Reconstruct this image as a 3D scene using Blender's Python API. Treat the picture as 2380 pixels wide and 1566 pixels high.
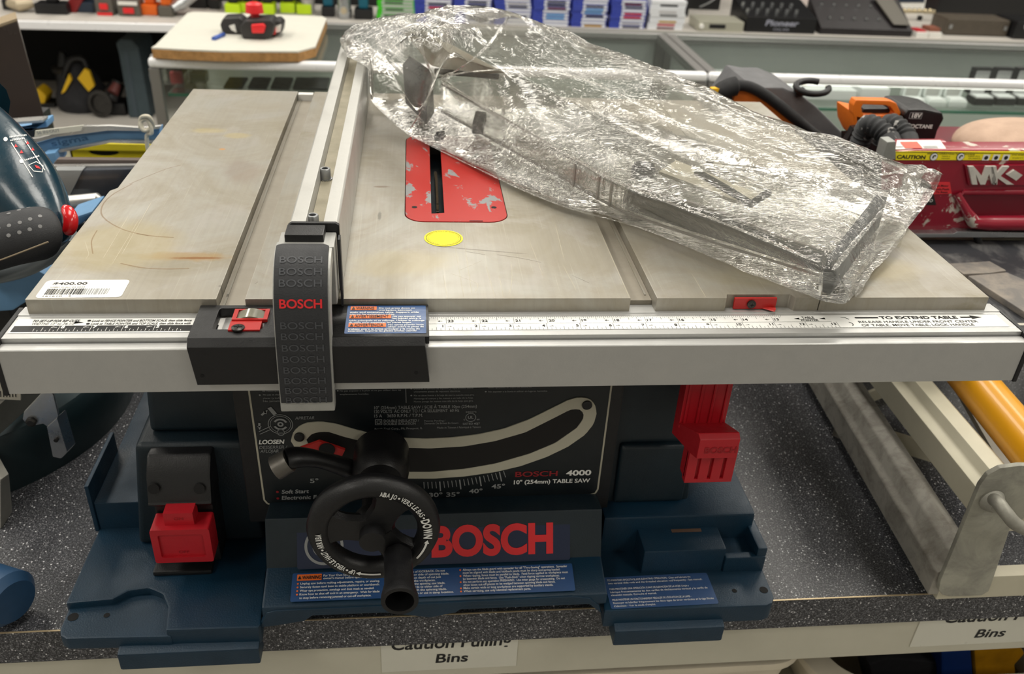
import bpy, bmesh, math, random
from mathutils import Vector, Matrix, noise
for o in list(bpy.data.objects): bpy.data.objects.remove(o)
SC = bpy.context.scene
COL = SC.collection
random.seed(7)
V = Vector
# ------------------------------------------------------------------ camera
# Scene frame: metres, x right, y away, z = 0 on the saw table (TZ above the floor)
TZ = 1.23
CP = V((-.0323, -.5806, .3170)); F = 2036.2
YAW, PIT, ROL = .1288, .5404, .0592
def _axes():
    cy, sy, cp, sp = math.cos(YAW), math.sin(YAW), math.cos(PIT), math.sin(PIT)
    f = V((sy*cp, cy*cp, -sp)); r = V((cy, -sy, 0)); u = r.cross(f)
    c, s = math.cos(ROL), math.sin(ROL)
    return c*r+s*u, -s*r+c*u, f
AR, AU, AF = _axes()
cd = bpy.data.cameras.new('camera'); cam = bpy.data.objects.new('camera', cd); COL.objects.link(cam)
cd.sensor_width = 36; cd.lens = 36*F/2380; cd.clip_start = .02; cd.clip_end = 60
m = Matrix((AR, AU, -AF)).transposed().to_4x4(); m.translation = CP+V((0, 0, TZ)); cam.matrix_world = m
cd.dof.use_dof = True; cd.dof.focus_distance = .70; cd.dof.aperture_fstop = 9.5
SC.camera = cam
SC.cycles.transparent_max_bounces = 16; SC.cycles.max_bounces = 6; SC.cycles.diffuse_bounces = 3; SC.cycles.glossy_bounces = 4
SC.cycles.caustics_reflective = False; SC.cycles.caustics_refractive = False
def ray(u, v): return AR*((u-1190)/F)-AU*((v-783)/F)+AF
def PZ(u, v, z): d = ray(u, v); return CP+d*((z-CP.z)/d.z)      # measured point on a level plane
def PY(u, v, y): d = ray(u, v); return CP+d*((y-CP.y)/d.y)      # ... on an upright plane facing front
def PX(u, v, x): d = ray(u, v); return CP+d*((x-CP.x)/d.x)
# ------------------------------------------------------------------ view + world
vs = SC.view_settings
vs.view_transform = 'Standard'; vs.look = 'None'; vs.gamma = 1; vs.use_curve_mapping = False
vs.exposure = 0.0
w = bpy.data.worlds.new('world'); SC.world = w; w.use_nodes = True
w.node_tree.nodes['Background'].inputs[0].default_value = (.9, .95, 1, 1)
w.node_tree.nodes['Background'].inputs[1].default_value = .05
CEIL = 1.85                                                      # ceiling, in the scene frame
LIGHT_W = 10.2                                                    # strength of the ceiling lamps
LAMPS = [(x, y) for y in (.25, 2.1, 3.9) for x in (-3.4, -1.65, .05, 1.7, 3.4)]+[(-1.65, -1.75), (1.7, -1.75)]
# ------------------------------------------------------------------ materials
def lin(c):
    c = c/255
    return c/12.92 if c <= .04045 else ((c+.055)/1.055)**2.4
def rgb(*c): return (lin(c[0]), lin(c[1]), lin(c[2]), 1)
MATS = {}
class NT:
    def __init__(s, mat): s.t = mat.node_tree; s.n = s.t.nodes; s.l = s.t.links
    def add(s, typ, **kw):
        n = s.n.new(typ)
        for k, v in kw.items():
            if k.startswith('i_'): n.inputs[k[2:].replace('_', ' ')].default_value = v
            else: setattr(n, k, v)
        return n
    def link(s, a, b): s.l.new(a, b)
    def math(s, op, a, b=None, clamp=False):
        n = s.n.new('ShaderNodeMath'); n.operation = op; n.use_clamp = clamp
        for k, x in enumerate((a, b)):
            if x is None: continue
            if isinstance(x, (int, float)): n.inputs[k].default_value = x
            else: s.l.new(x, n.inputs[k])
        return n.outputs[0]
    def mix(s, fac, a, b, mode='MIX'):
        n = s.n.new('ShaderNodeMix'); n.data_type = 'RGBA'; n.blend_type = mode
        for k, x in ((0, fac), (6, a), (7, b)):
            if isinstance(x, (int, float, tuple)): n.inputs[k].default_value = x
            else: s.l.new(x, n.inputs[k])
        return n.outputs[2]
    def ramp(s, fac, stops):
        n = s.n.new('ShaderNodeValToRGB'); e = n.color_ramp.elements
        while len(e) < len(stops): e.new(.5)
        for k, (p, c) in enumerate(stops):
            e[k].position = p; e[k].color = c if isinstance(c, tuple) else (c, c, c, 1)
        s.l.new(fac, n.inputs[0]); return n.outputs[0]
    def noise(s, vec, scale, detail=3, rough=.5, dist=0):
        n = s.n.new('ShaderNodeTexNoise')
        n.inputs['Scale'].default_value = scale; n.inputs['Detail'].default_value = detail
        n.inputs['Roughness'].default_value = rough; n.inputs['Distortion'].default_value = dist
        s.l.new(vec, n.inputs['Vector']); return n.outputs['Fac']
    def pos(s, scale=None):
        g = s.n.new('ShaderNodeNewGeometry').outputs['Position']
        if scale is None: return g
        n = s.n.new('ShaderNodeMapping'); n.inputs['Scale'].default_value = scale
        s.l.new(g, n.inputs[0]); return n.outputs[0]
def mk(name, col, rough=.5, metal=0.0, var=0.0, vs=25, bump=0.0, bs=300, coat=0.0, spec=.5, trans=0.0, alpha=1.0, emit=0, sub=0):
    """plain procedural material: base colour, mottling (var) and grain (bump)"""
    if name in MATS: return MATS[name]
    mt = bpy.data.materials.new(name); mt.use_nodes = True; MATS[name] = mt
    t = NT(mt); b = t.n['Principled BSDF']
    c = rgb(*col)
    b.inputs['Base Color'].default_value = c; b.inputs['Roughness'].default_value = rough
    b.inputs['Metallic'].default_value = metal; b.inputs['Specular IOR Level'].default_value = spec
    b.inputs['Coat Weight'].default_value = coat; b.inputs['Coat Roughness'].default_value = .1
    b.inputs['Transmission Weight'].default_value = trans; b.inputs['Alpha'].default_value = alpha
    if emit: b.inputs['Emission Color'].default_value = c; b.inputs['Emission Strength'].default_value = emit
    if var or bump: p = t.pos()
    if var:
        f = t.noise(p, vs, 5, .6)
        k = t.ramp(f, [(.3, 1-var), (.7, 1+var*.6)])
        t.link(t.mix(1.0, c, k, 'MULTIPLY'), b.inputs['Base Color'])
        t.link(t.ramp(f, [(.3, min(1, rough+.12)), (.7, max(.05, rough-.08))]), b.inputs['Roughness'])
    if bump:
        f = t.noise(p, bs, 2)
        bn = t.n.new('ShaderNodeBump'); bn.inputs['Strength'].default_value = bump; bn.inputs['Distance'].default_value = .0006
        t.link(f, bn.inputs['Height']); t.link(bn.outputs[0], b.inputs['Normal'])
    return mt
# ------------------------------------------------------------------ mesh builder
FONTC = {}
def glyphs(s, bold=0.0):
    k = (s, bold)
    if k not in FONTC:
        c = bpy.data.curves.new('t', 'FONT'); c.body = s; c.resolution_u = 6 if len(s) < 9 else 3; c.offset = bold
        o = bpy.data.objects.new('t', c); me = o.to_mesh()
        vv = [(p.co.x, p.co.y) for p in me.vertices]; ff = [tuple(p.vertices) for p in me.polygons]
        o.to_mesh_clear(); bpy.data.objects.remove(o); bpy.data.curves.remove(c)
        FONTC[k] = (vv, ff)
    return FONTC[k]
class Fr:
    """a flat frame on a surface: origin, two directions in it, and its outward side"""
    def __init__(s, o, u, v, lift=.0003):
        s.o = V(o); s.u = V(u).normalized(); s.v = V(v); s.v = (s.v-s.u*s.v.dot(s.u)).normalized(); s.n = s.u.cross(s.v); s.lift = lift
    def p(s, x, y, k=1): return s.o+s.u*x+s.v*y+s.n*(s.lift*k)
def quadfr(bl, br, tl, lift=.0003):
    f = Fr(bl, V(br)-V(bl), V(tl)-V(bl), lift); return f, (V(br)-V(bl)).length, (V(tl)-V(bl)).dot(f.v)
class MB:
    def __init__(s, mat, X=None):
        s.b = ([], [], [], []); s.m = ([], [], [], []); s.mats = []; s.X = X; s.use(mat); s.mk = False
    def use(s, mat):
        if mat not in s.mats: s.mats.append(mat)
        s.i = s.mats.index(mat); return s
    def raw(s, vv, ff, smooth=False, mark=False):
        t = s.m if mark else s.b; k = len(t[0])
        t[0].extend([(s.X @ V(p)) if s.X else V(p) for p in vv])
        for f in ff: t[1].append([k+q for q in f]); t[2].append(s.i); t[3].append(smooth)
        return s
    def hexa(s, p):
        return s.raw(p, [(0, 1, 2, 3), (4, 5, 6, 7), (0, 1, 5, 4), (1, 2, 6, 5), (2, 3, 7, 6), (3, 0, 4, 7)])
    def box(s, x0, x1, y0, y1, z0, z1):
        return s.hexa([(x0, y0, z0), (x1, y0, z0), (x1, y1, z0), (x0, y1, z0), (x0, y0, z1), (x1, y0, z1), (x1, y1, z1), (x0, y1, z1)])
    def bar(s, a, b, wd, h, up=(0, 0, 1)):
        a, b = V(a), V(b); d = (b-a).normalized(); sd = d.cross(V(up)).normalized(); uu = sd.cross(d)
        q = lambda c: [c+sd*(wd/2)*i+uu*(h/2)*j for i, j in ((-1, -1), (1, -1), (1, 1), (-1, 1))]
        return s.hexa(q(a)+q(b))
    def prism(s, poly, vec, smooth=False):
        n = len(poly); vec = V(vec); a = [V(p) for p in poly]
        s.raw(a+[p+vec for p in a], [tuple(range(n)), tuple(range(2*n-1, n-1, -1))]); k = s.i
        t = s.b; o = len(t[0])-2*n
        for i in range(n):
            j = (i+1) % n
            t[1].append([o+i, o+j, o+n+j, o+n+i]); t[2].append(k); t[3].append(smooth)
        return s
    def ring(s, A, B, vec):
        """extruded frame between an outer outline A and an inner one B with equally many points"""
        n = len(A); vec = V(vec); vv = [V(p) for p in A]+[V(p) for p in B]
        vv += [p+vec for p in vv]; ff = []
        for i in range(n):
            j = (i+1) % n
            ff += [(i, j, n+j, n+i), (2*n+i, 3*n+i, 3*n+j, 2*n+j), (i, 2*n+i, 2*n+j, j), (n+i, n+j, 3*n+j, 3*n+i)]
        return s.raw(vv, ff)
    def loft(s, rings, caps=True, smooth=True, closed=True):
        n = len(rings[0]); vv = [p for r in rings for p in r]; ff = []
        for k in range(len(rings)-1):
            for i in range(n if closed else n-1):
                j = (i+1) % n
                ff.append((k*n+i, k*n+j, (k+1)*n+j, (k+1)*n+i))
        s.raw(vv, ff, smooth)
        if caps:
            t = s.b; o = len(t[0])-len(vv)
            for base in (0, (len(rings)-1)*n):
                t[1].append([o+base+i for i in range(n)]); t[2].append(s.i); t[3].append(False)
        return s
    def tube(s, path, r, n=14, caps=True, flat=1.0, up=(0, 0, 1)):
        path = [V(p) for p in path]; rr = r if isinstance(r, (list, tuple)) else [r]*len(path)
        rings = []; ref = V(up)
        for k, p in enumerate(path):
            d = (path[min(k+1, len(path)-1)]-path[max(k-1, 0)]).normalized()
            a = d.cross(ref)
            if a.length < 1e-3: a = d.cross(V((1, 0, .01)))
            a.normalize(); b = a.cross(d); ref = b if k == 0 else b
            rings.append([p+a*(rr[k]*math.cos(q))+b*(rr[k]*flat*math.sin(q)) for q in [2*math.pi*i/n for i in range(n)]])
        return s.loft(rings, caps)
    def lathe(s, prof, c, ax, n=40, caps=True, smooth=True):
        """profile of (radius, height along ax)"""
        c, ax = V(c), V(ax).normalized(); a = ax.orthogonal().normalized(); b = ax.cross(a)
        return s.loft([[c+ax*h+a*(r*math.cos(q))+b*(r*math.sin(q)) for q in [2*math.pi*i/n for i in range(n)]] for r, h in prof], caps, smooth)
    def ball(s, c, r, n=16, sq=(1, 1, 1)):
        c = V(c); rings = []
        for k in range(1, n//2):
            t = math.pi*k/(n//2)
            rings.append([c+V((r*sq[0]*math.sin(t)*math.cos(q), r*sq[1]*math.sin(t)*math.sin(q), r*sq[2]*math.cos(t))) for q in [2*math.pi*i/n for i in range(n)]])
        return s.loft(rings, True)
    def grid(s, fn, nu, nv, smooth=True, wrap=False):
        vv = [fn(i/nu, j/nv) for i in range(nu+1) for j in range(nv+1)]
        ff = [(i*(nv+1)+j, (i+1)*(nv+1)+j, (i+1)*(nv+1)+j+1, i*(nv+1)+j+1) for i in range(nu) for j in range(nv)]
        return s.raw(vv, ff, smooth)
    # flat marks printed on a surface
    def mpoly(s, pts): return s.raw(pts, [tuple(range(len(pts)))], False, True)
    def mrect(s, fr, x, y, w, h, k=1, sh=0): return s.mpoly([fr.p(x, y, k), fr.p(x+w, y, k), fr.p(x+w+sh, y+h, k), fr.p(x+sh, y+h, k)])
    def mround(s, fr, x, y, w, h, r, k=1, sh=0):
        pts = []
        for cx, cy, a in ((x+w-r, y+h-r, 0), (x+r, y+h-r, 90), (x+r, y+r, 180), (x+w-r, y+r, 270)):
            for q in range(5):
                t = math.radians(a+q*22.5); yy = cy+r*math.sin(t); pts.append(fr.p(cx+r*math.cos(t)+sh*(yy-y)/h, yy, k))
        return s.mpoly(pts)
    def mdisc(s, fr, x, y, r, k=1, n=28): return s.mpoly([fr.p(x+r*math.cos(2*math.pi*i/n), y+r*math.sin(2*math.pi*i/n), k) for i in range(n)])
    def mring(s, fr, x, y, r0, r1, k=1, a0=0, a1=360, n=40):
        vv = []
        for i in range(n+1):
            t = math.radians(a0+(a1-a0)*i/n)
            vv += [fr.p(x+r0*math.cos(t), y+r0*math.sin(t), k), fr.p(x+r1*math.cos(t), y+r1*math.sin(t), k)]
        return s.raw(vv, [(2*i, 2*i+1, 2*i+3, 2*i+2) for i in range(n)], False, True)
    def mline(s, fr, pts, wd, k=1):
        for a, b in zip(pts, pts[1:]):
            d = V((b[0]-a[0], b[1]-a[1])); L = d.length or 1; q = V((-d[1]/L*wd/2, d[0]/L*wd/2))
            s.mpoly([fr.p(a[0]+q[0], a[1]+q[1], k), fr.p(a[0]-q[0], a[1]-q[1], k), fr.p(b[0]-q[0], b[1]-q[1], k), fr.p(b[0]+q[0], b[1]+q[1], k)])
        return s
    def text(s, fr, st, x, y, h, w=None, bold=.012, sh=0, al='l', k=1, rot=0):
        """st with cap height h at (x, y); w squeezes the line to that width"""
        vv, ff = glyphs(st, bold)
        if not vv: return s
        x0 = min(p[0] for p in vv); x1 = max(p[0] for p in vv); sy = h/.72
        sx = w/(x1-x0) if w else sy
        W = (x1-x0)*sx; ox = x-(W/2 if al == 'c' else W if al == 'r' else 0)
        c, sn = math.cos(rot), math.sin(rot); out = []
        for p in vv:
            a = (p[0]-x0)*sx+sh*p[1]*sy+ox-x; b = p[1]*sy
            out.append(fr.p(x+a*c-b*sn, y+a*sn+b*c, k))
        return s.raw(out, ff, False, True)
    def arctext(s, fr, st, cx, cy, r, a0, a1, h, inward=False, bold=.02, k=1):
        """letters spread round a circle from angle a0 to a1 (degrees)"""
        ws = [.3 if ch in ' •il' else .55 if ch in 'EFLST' else .8 if ch in 'MW' else .65 for ch in st]; tot = sum(ws); q = 0
        for ch, wd in zip(st, ws):
            a = math.radians(a0+(a1-a0)*(q+wd/2)/tot); q += wd
            if ch == ' ': continue
            rot = a-math.pi/2 if not inward else a+math.pi/2
            vv, ff = glyphs(ch, bold); x0 = min(p[0] for p in vv); x1 = max(p[0] for p in vv)
            st_ = abs(math.radians(a1-a0))*r/tot*wd*.9; sx = min(h/.72, st_/(x1-x0)) if ch != '•' else h/.72; out = []
            for p in vv:
                lx = (p[0]-(x0+x1)/2)*sx; ly = p[1]*h/.72-h/2
                out.append(fr.p(cx+r*math.cos(a)+lx*math.cos(rot)-ly*math.sin(rot), cy+r*math.sin(a)+lx*math.sin(rot)+ly*math.cos(rot), k))
            s.raw(out, ff, False, True)
        return s
    def build(s, name, parent=None, bevel=0.0, seg=2, ang=30, sharp=40, weld=True, o_at=None):
        me = bpy.data.meshes.new(name)
        bm = bmesh.new()
        vs_ = [bm.verts.new(p) for p in s.b[0]]
        for f, mi, sm in zip(*s.b[1:]):
            try: q = bm.faces.new([vs_[k] for k in f])
            except ValueError: continue
            q.material_index = mi; q.smooth = sm
        if weld: bmesh.ops.remove_doubles(bm, verts=bm.verts, dist=1e-6)
        bmesh.ops.recalc_face_normals(bm, faces=bm.faces)
        if bevel:
            ed = [e for e in bm.edges if len(e.link_faces) == 2 and e.calc_face_angle(0) > math.radians(ang)]
            bmesh.ops.bevel(bm, geom=ed, offset=bevel, segments=seg, profile=.6, affect='EDGES', clamp_overlap=True)
            for q in bm.faces: q.smooth = True
        for e in bm.edges:
            if len(e.link_faces) == 2 and e.calc_face_angle(0) > math.radians(sharp): e.smooth = False
        vs_ = [bm.verts.new(p) for p in s.m[0]]
        for f, mi, sm in zip(*s.m[1:]):
            try: q = bm.faces.new([vs_[k] for k in f])
            except ValueError: continue
            q.material_index = mi; q.smooth = False
        co = [v_.co for v_ in bm.verts]
        lo = V([min(c[i] for c in co) for i in range(3)]); hi = V([max(c[i] for c in co) for i in range(3)])
        org = V(o_at) if o_at is not None else V(((lo.x+hi.x)/2, (lo.y+hi.y)/2, lo.z))
        for v_ in bm.verts: v_.co -= org
        bm.to_mesh(me); bm.free()
        for mt in s.mats: me.materials.append(mt)
        o = bpy.data.objects.new(name, me); COL.objects.link(o)
        W = org+V((0, 0, TZ)); o['w'] = tuple(W)
        if parent is not None:
            o.parent = parent; o.location = W-V(parent['w'])
        else: o.location = W
        if bevel:
            md = o.modifiers.new('wn', 'WEIGHTED_NORMAL'); md.keep_sharp = True
        return o
def hit(o, u, v):
    """where the line of sight of pixel (u, v) meets object o"""
    bpy.context.view_layer.update(); W = o.matrix_world.inverted(); org = W @ (CP+V((0, 0, TZ)))
    ok, p, n, i = o.ray_cast(org, (W.to_3x3() @ ray(u, v)).normalized())
    return (o.matrix_world @ p-V((0, 0, TZ)), o.matrix_world.to_3x3() @ n) if ok else (None, None)
def tag(o, label, cat, group=None):
    o['label'] = label; o['category'] = cat
    if group: o['group'] = group
    return o
def thing(name, at, label, cat, group=None):
    o = bpy.data.objects.new(name, None); COL.objects.link(o); o.empty_display_size = .05
    W = V(at)+V((0, 0, TZ)); o.location = W; o['w'] = tuple(W)
    return tag(o, label, cat, group)
def struct(o): o['kind'] = 'structure'; return o
def kids(o): return [c for c in bpy.data.objects if c.parent == o]
def copy_tree(o, loc, label, group=None, rz=0):
    c = o.copy(); COL.objects.link(c); c.location = V(loc)+V((0, 0, TZ)); c.rotation_euler.z = rz
    if label: c['label'] = label
    if group: c['group'] = group
    def rec(a, b):
        for ch in kids(a):
            d = ch.copy(); COL.objects.link(d); d.parent = b; rec(ch, d)
    rec(o, c); return c
def rrect(x0, x1, y0, y1, r, n=6):
    pts = []
    for cx, cy, a in ((x1-r, y1-r, 0), (x0+r, y1-r, 90), (x0+r, y0+r, 180), (x1-r, y0+r, 270)):
        pts += [(cx+r*math.cos(math.radians(a+90*q/n)), cy+r*math.sin(math.radians(a+90*q/n))) for q in range(n+1)]
    return pts
def match(A, B):
    """resample two star-shaped outlines on the same rays so that they can bound a ring"""
    c = V((sum(p[0] for p in B)/len(B), sum(p[1] for p in B)/len(B)))
    angs = sorted({round(math.atan2(p[1]-c[1], p[0]-c[0]), 5) for p in A+B})
    def hit(P, a):
        d = (math.cos(a), math.sin(a)); best = None
        for i in range(len(P)):
            p, q = P[i], P[(i+1) % len(P)]; e = (q[0]-p[0], q[1]-p[1]); den = d[0]*e[1]-d[1]*e[0]
            if abs(den) < 1e-12: continue
            wx, wy = p[0]-c[0], p[1]-c[1]; t = (wx*e[1]-wy*e[0])/den; k = (wx*d[1]-wy*d[0])/den
            if t > 0 and -1e-6 <= k <= 1+1e-6 and (best is None or t < best): best = t
        return (c[0]+d[0]*best, c[1]+d[1]*best)
    return [hit(A, a) for a in angs], [hit(B, a) for a in angs]
def resamp(P, n, closed=True):
    P = [V(p) for p in P]; Q = P+[P[0]] if closed else P
    L = [0]
    for a, b in zip(Q, Q[1:]): L.append(L[-1]+(b-a).length)
    out = []; k = 0
    for i in range(n):
        t = L[-1]*i/(n if closed else n-1)
        while k < len(L)-2 and L[k+1] < t: k += 1
        out.append(Q[k].lerp(Q[k+1], (t-L[k])/max(L[k+1]-L[k], 1e-9)))
    return out
def crom(P, t):
    """point on a Catmull-Rom curve through P, t in 0..1"""
    n = len(P)-1; x = min(max(t, 0), 1)*n; k = min(int(x), n-1); f = x-k
    a, b, c, d = P[max(k-1, 0)], P[k], P[k+1], P[min(k+2, n)]
    return (b*2+(c-a)*f+(a*2-b*5+c*4-d)*f*f+(b*3-a-c*3+d)*f*f*f)*.5
def curve(P, n): P = [V(p) for p in P]; return [crom(P, i/(n-1)) for i in range(n)]
# ------------------------------------------------------------------ surfaces with a texture of their own
def speckle():
    mt = bpy.data.materials.new('speckled_laminate'); mt.use_nodes = True; t = NT(mt); b = t.n['Principled BSDF']; p = t.pos()
    base = t.ramp(t.noise(p, 620, 3, .7), [(.38, rgb(26, 27, 30)), (.52, rgb(66, 67, 71)), (.66, rgb(126, 126, 130))])
    def flecks(sc, thr, seed):
        mp = t.add('ShaderNodeMapping'); mp.inputs['Location'].default_value = (seed, seed*1.7, seed*.6); t.link(p, mp.inputs[0])
        vo = t.add('ShaderNodeTexVoronoi'); vo.inputs['Scale'].default_value = sc; t.link(mp.outputs[0], vo.inputs['Vector'])
        d = t.math('LESS_THAN', vo.outputs['Distance'], .30)
        sp = t.n.new('ShaderNodeSeparateColor'); t.link(vo.outputs['Color'], sp.inputs[0])
        return t.math('MULTIPLY', d, t.math('GREATER_THAN', sp.outputs[0], thr))
    c = t.mix(t.math('MULTIPLY', flecks(560, .66, 1), .75), base, rgb(178, 178, 180))
    c = t.mix(flecks(360, .86, 3), c, rgb(222, 222, 224))
    t.link(c, b.inputs['Base Color']); b.inputs['Roughness'].default_value = .36
    bn = t.add('ShaderNodeBump', i_Strength=.25, i_Distance=.0005); t.link(t.noise(p, 700, 2), bn.inputs['Height']); t.link(bn.outputs[0], b.inputs['Normal'])
    return mt
def cast_table():
    """worn cast aluminium: machining lines, pale wear clouds, rust and tape stains"""
    mt = bpy.data.materials.new('worn_cast_aluminium'); mt.use_nodes = True; t = NT(mt); b = t.n['Principled BSDF']; p = t.pos()
    cloud = t.noise(p, 9, 5, .62, 1.2)
    c = t.ramp(cloud, [(.34, rgb(144, 137, 120)), (.5, rgb(155, 149, 136)), (.66, rgb(163, 160, 151))])
    pale = t.ramp(t.noise(p, 17, 6, .65, .6), [(.53, 0.0), (.6, 1.0)])
    c = t.mix(t.math('MULTIPLY', pale, .35), c, rgb(168, 163, 157))
    streak = t.noise(t.pos((330, 7, 1)), 1, 4, .6)
    c = t.mix(1.0, c, t.ramp(streak, [(.3, .95), (.6, 1.02)]), 'MULTIPLY')
    fine = t.ramp(t.noise(t.pos((900, 12, 1)), 1, 2, .5), [(.66, 0.0), (.72, 1.0)])
    c = t.mix(t.math('MULTIPLY', fine, .10), c, rgb(226, 222, 208))
    NC = {}
    def bn_(k):
        if k not in NC: NC[k] = t.math('MULTIPLY', t.math('SUBTRACT', t.noise(p, k, 4, .65), .5), 1.3)
        return NC[k]
    def blot(cx, cy, rx, ry, col, amt, k=26, rot=0):
        nonlocal c
        mp = t.add('ShaderNodeMapping'); mp.vector_type = 'TEXTURE'
        mp.inputs['Location'].default_value = (cx, cy, TZ); mp.inputs['Rotation'].default_value = (0, 0, rot); mp.inputs['Scale'].default_value = (rx, ry, 1)
        t.link(p, mp.inputs[0])
        ln = t.add('ShaderNodeVectorMath', operation='LENGTH'); t.link(mp.outputs[0], ln.inputs[0])
        e = t.math('ADD', ln.outputs['Value'], bn_(k))
        m_ = t.math('MULTIPLY', t.ramp(e, [(.55, 1.0), (1.0, 0.0)]), amt); c = t.mix(m_, c, col)
    R = rgb(150, 106, 48)
    blot(-.215, .071, .040, .010, rgb(152, 124, 76), .7, 40); blot(-.203, .068, .022, .0025, rgb(128, 84, 38), .9, 90)
    blot(-.27, .09, .06, .06, rgb(164, 150, 110), .5, 14); blot(-.255, .385, .022, .012, rgb(176, 160, 112), .5); blot(-.222, .37, .018, .01, rgb(176, 160, 112), .5)
    blot(-.20, .262, .022, .045, rgb(142, 128, 116), .5, 20, .3); blot(-.23, .325, .004, .003, rgb(196, 142, 76), .8)
    blot(-.12, .19, .008, .003, rgb(112, 86, 60), .8); blot(-.063, .153, .002, .012, rgb(60, 66, 58), .5, 90); blot(-.063, .225, .008, .0025, rgb(112, 92, 70), .7, 60)
    blot(.02, .085, .05, .0012, rgb(90, 84, 74), .6, 90, -.18); blot(-.17, .02, .01, .003, rgb(70, 66, 60), .7, 90)
    blot(.35, .05, .06, .03, rgb(172, 158, 122), .4, 14); blot(-.04, .06, .05, .03, rgb(170, 158, 124), .4, 14); blot(.24, .035, .05, .02, rgb(164, 154, 124), .35, 20)
    t.link(c, b.inputs['Base Color']); b.inputs['Metallic'].default_value = .35
    t.link(t.ramp(cloud, [(.3, .5), (.7, .38)]), b.inputs['Roughness'])
    bn = t.add('ShaderNodeBump', i_Strength=.12, i_Distance=.0004); t.link(streak, bn.inputs['Height']); t.link(bn.outputs[0], b.inputs['Normal'])
    return mt
def worn_paint(name, col, under, thr=.58, sc=16, rough=.4, stretch=(1, 1, 1), seed=0, coat=0, soft=.02):
    """paint with chips down to the metal, or dusty patches"""
    mt = bpy.data.materials.new(name); mt.use_nodes = True; t = NT(mt); b = t.n['Principled BSDF']
    mp = t.add('ShaderNodeMapping'); mp.inputs['Scale'].default_value = stretch; mp.inputs['Location'].default_value = (seed, seed, 0)
    t.link(t.pos(), mp.inputs[0]); f = t.noise(mp.outputs[0], sc, 7, .68, .5)
    m_ = t.ramp(f, [(thr, 0.0), (thr+soft, 1.0)])
    t.link(t.mix(m_, rgb(*col), rgb(*under)), b.inputs['Base Color'])
    t.link(t.ramp(m_, [(0, rough), (1, .7)]), b.inputs['Roughness']); b.inputs['Coat Weight'].default_value = coat
    return mt
def film(name, milky, sc, strength, tint=(.97, .965, .94, 1), glo=.2, rough=.13, big=0.0, fk=1.1):
    """thin clear plastic: lets light straight through, glints off its wrinkles, slightly milky"""
    mt = bpy.data.materials.new(name); mt.use_nodes = True; t = NT(mt); t.n.remove(t.n['Principled BSDF']); out = t.n['Material Output']; p = t.pos()
    tr = t.add('ShaderNodeBsdfTransparent'); tr.inputs[0].default_value = tint
    gl = t.add('ShaderNodeBsdfGlossy'); gl.inputs['Roughness'].default_value = rough; gl.inputs[0].default_value = (1, 1, 1, 1)
    df = t.add('ShaderNodeBsdfDiffuse'); df.inputs[0].default_value = rgb(226, 224, 214)
    tl = t.add('ShaderNodeBsdfTranslucent'); tl.inputs[0].default_value = rgb(226, 224, 214)
    h = None
    if strength:
        mp = t.add('ShaderNodeMapping'); mp.inputs['Rotation'].default_value = (0, 0, .99); mp.inputs['Scale'].default_value = (.42, 1.5, 1.2); t.link(p, mp.inputs[0]); q = mp.outputs[0]
        def ridge(vec, k, d, pw):
            return t.math('POWER', t.math('SUBTRACT', 1.0, t.math('ABSOLUTE', t.math('SUBTRACT', t.math('MULTIPLY', t.noise(vec, k, 2, .5, d), 2.0), 1.0))), pw)
        h = t.math('ADD', ridge(q, sc*.45, 1.5, 7.0), t.math('MULTIPLY', ridge(q, sc*1.3, 1.2, 5.0), .55))
        if big: h = t.math('ADD', h, t.math('MULTIPLY', t.noise(p, sc*.25, 2, .5, 2.0), big))
        bn = t.add('ShaderNodeBump', i_Strength=strength, i_Distance=.0034); t.link(h, bn.inputs['Height'])
        sx = t.add('ShaderNodeSeparateXYZ'); t.link(t.add('ShaderNodeNewGeometry').outputs['Normal'], sx.inputs[0])
        up = t.ramp(t.math('ABSOLUTE', sx.outputs[2]), [(.35, .3), (.8, 1.0)])                # upright sides hang smooth, the top is crumpled
        t.link(t.math('MULTIPLY', t.math('MULTIPLY', t.ramp(t.noise(p, 9, 2, .5, .6), [(.40, .12), (.66, 1.0)]), up), strength), bn.inputs['Strength'])
        t.link(bn.outputs[0], gl.inputs['Normal'])
    fr = t.add('ShaderNodeFresnel', i_IOR=1.5)
    fac = t.math('MULTIPLY', t.math('ADD', t.math('MULTIPLY', fr.outputs[0], fk), glo*.3), 1.0, True)
    md = t.add('ShaderNodeMixShader', i_Fac=.5); t.link(df.outputs[0], md.inputs[1]); t.link(tl.outputs[0], md.inputs[2])
    m0 = t.add('ShaderNodeMixShader', i_Fac=milky); t.link(tr.outputs[0], m0.inputs[1]); t.link(md.outputs[0], m0.inputs[2])
    m1 = t.add('ShaderNodeMixShader'); t.link(fac, m1.inputs[0]); t.link(m0.outputs[0], m1.inputs[1]); t.link(gl.outputs[0], m1.inputs[2])
    t.link(m1.outputs[0], out.inputs[0]); return mt
M_SPEC = speckle(); M_TAB = cast_table()
M_ALU = mk('anodised_aluminium', (196, 196, 194), .38, .55, .06, 30, .1, 600)
M_WHT = mk('white_print', (238, 238, 234), .5)
M_BLK = mk('black_print', (18, 18, 19), .5)
M_BP = mk('black_plastic', (16, 16, 18), .42, 0, .15, 60, .25, 900)
M_RUB = mk('black_rubber', (40, 41, 44), .55, 0, .1, 40, .3, 900)
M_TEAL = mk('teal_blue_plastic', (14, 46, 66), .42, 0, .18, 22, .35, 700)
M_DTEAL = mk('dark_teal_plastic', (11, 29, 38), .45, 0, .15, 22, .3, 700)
M_RED = mk('red_plastic', (182, 26, 38), .38, 0, .05, 50, .1, 700)
M_REDM = mk('red_pressed_metal', (182, 32, 28), .45)
M_REDP = mk('red_print', (222, 36, 42), .5)
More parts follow.
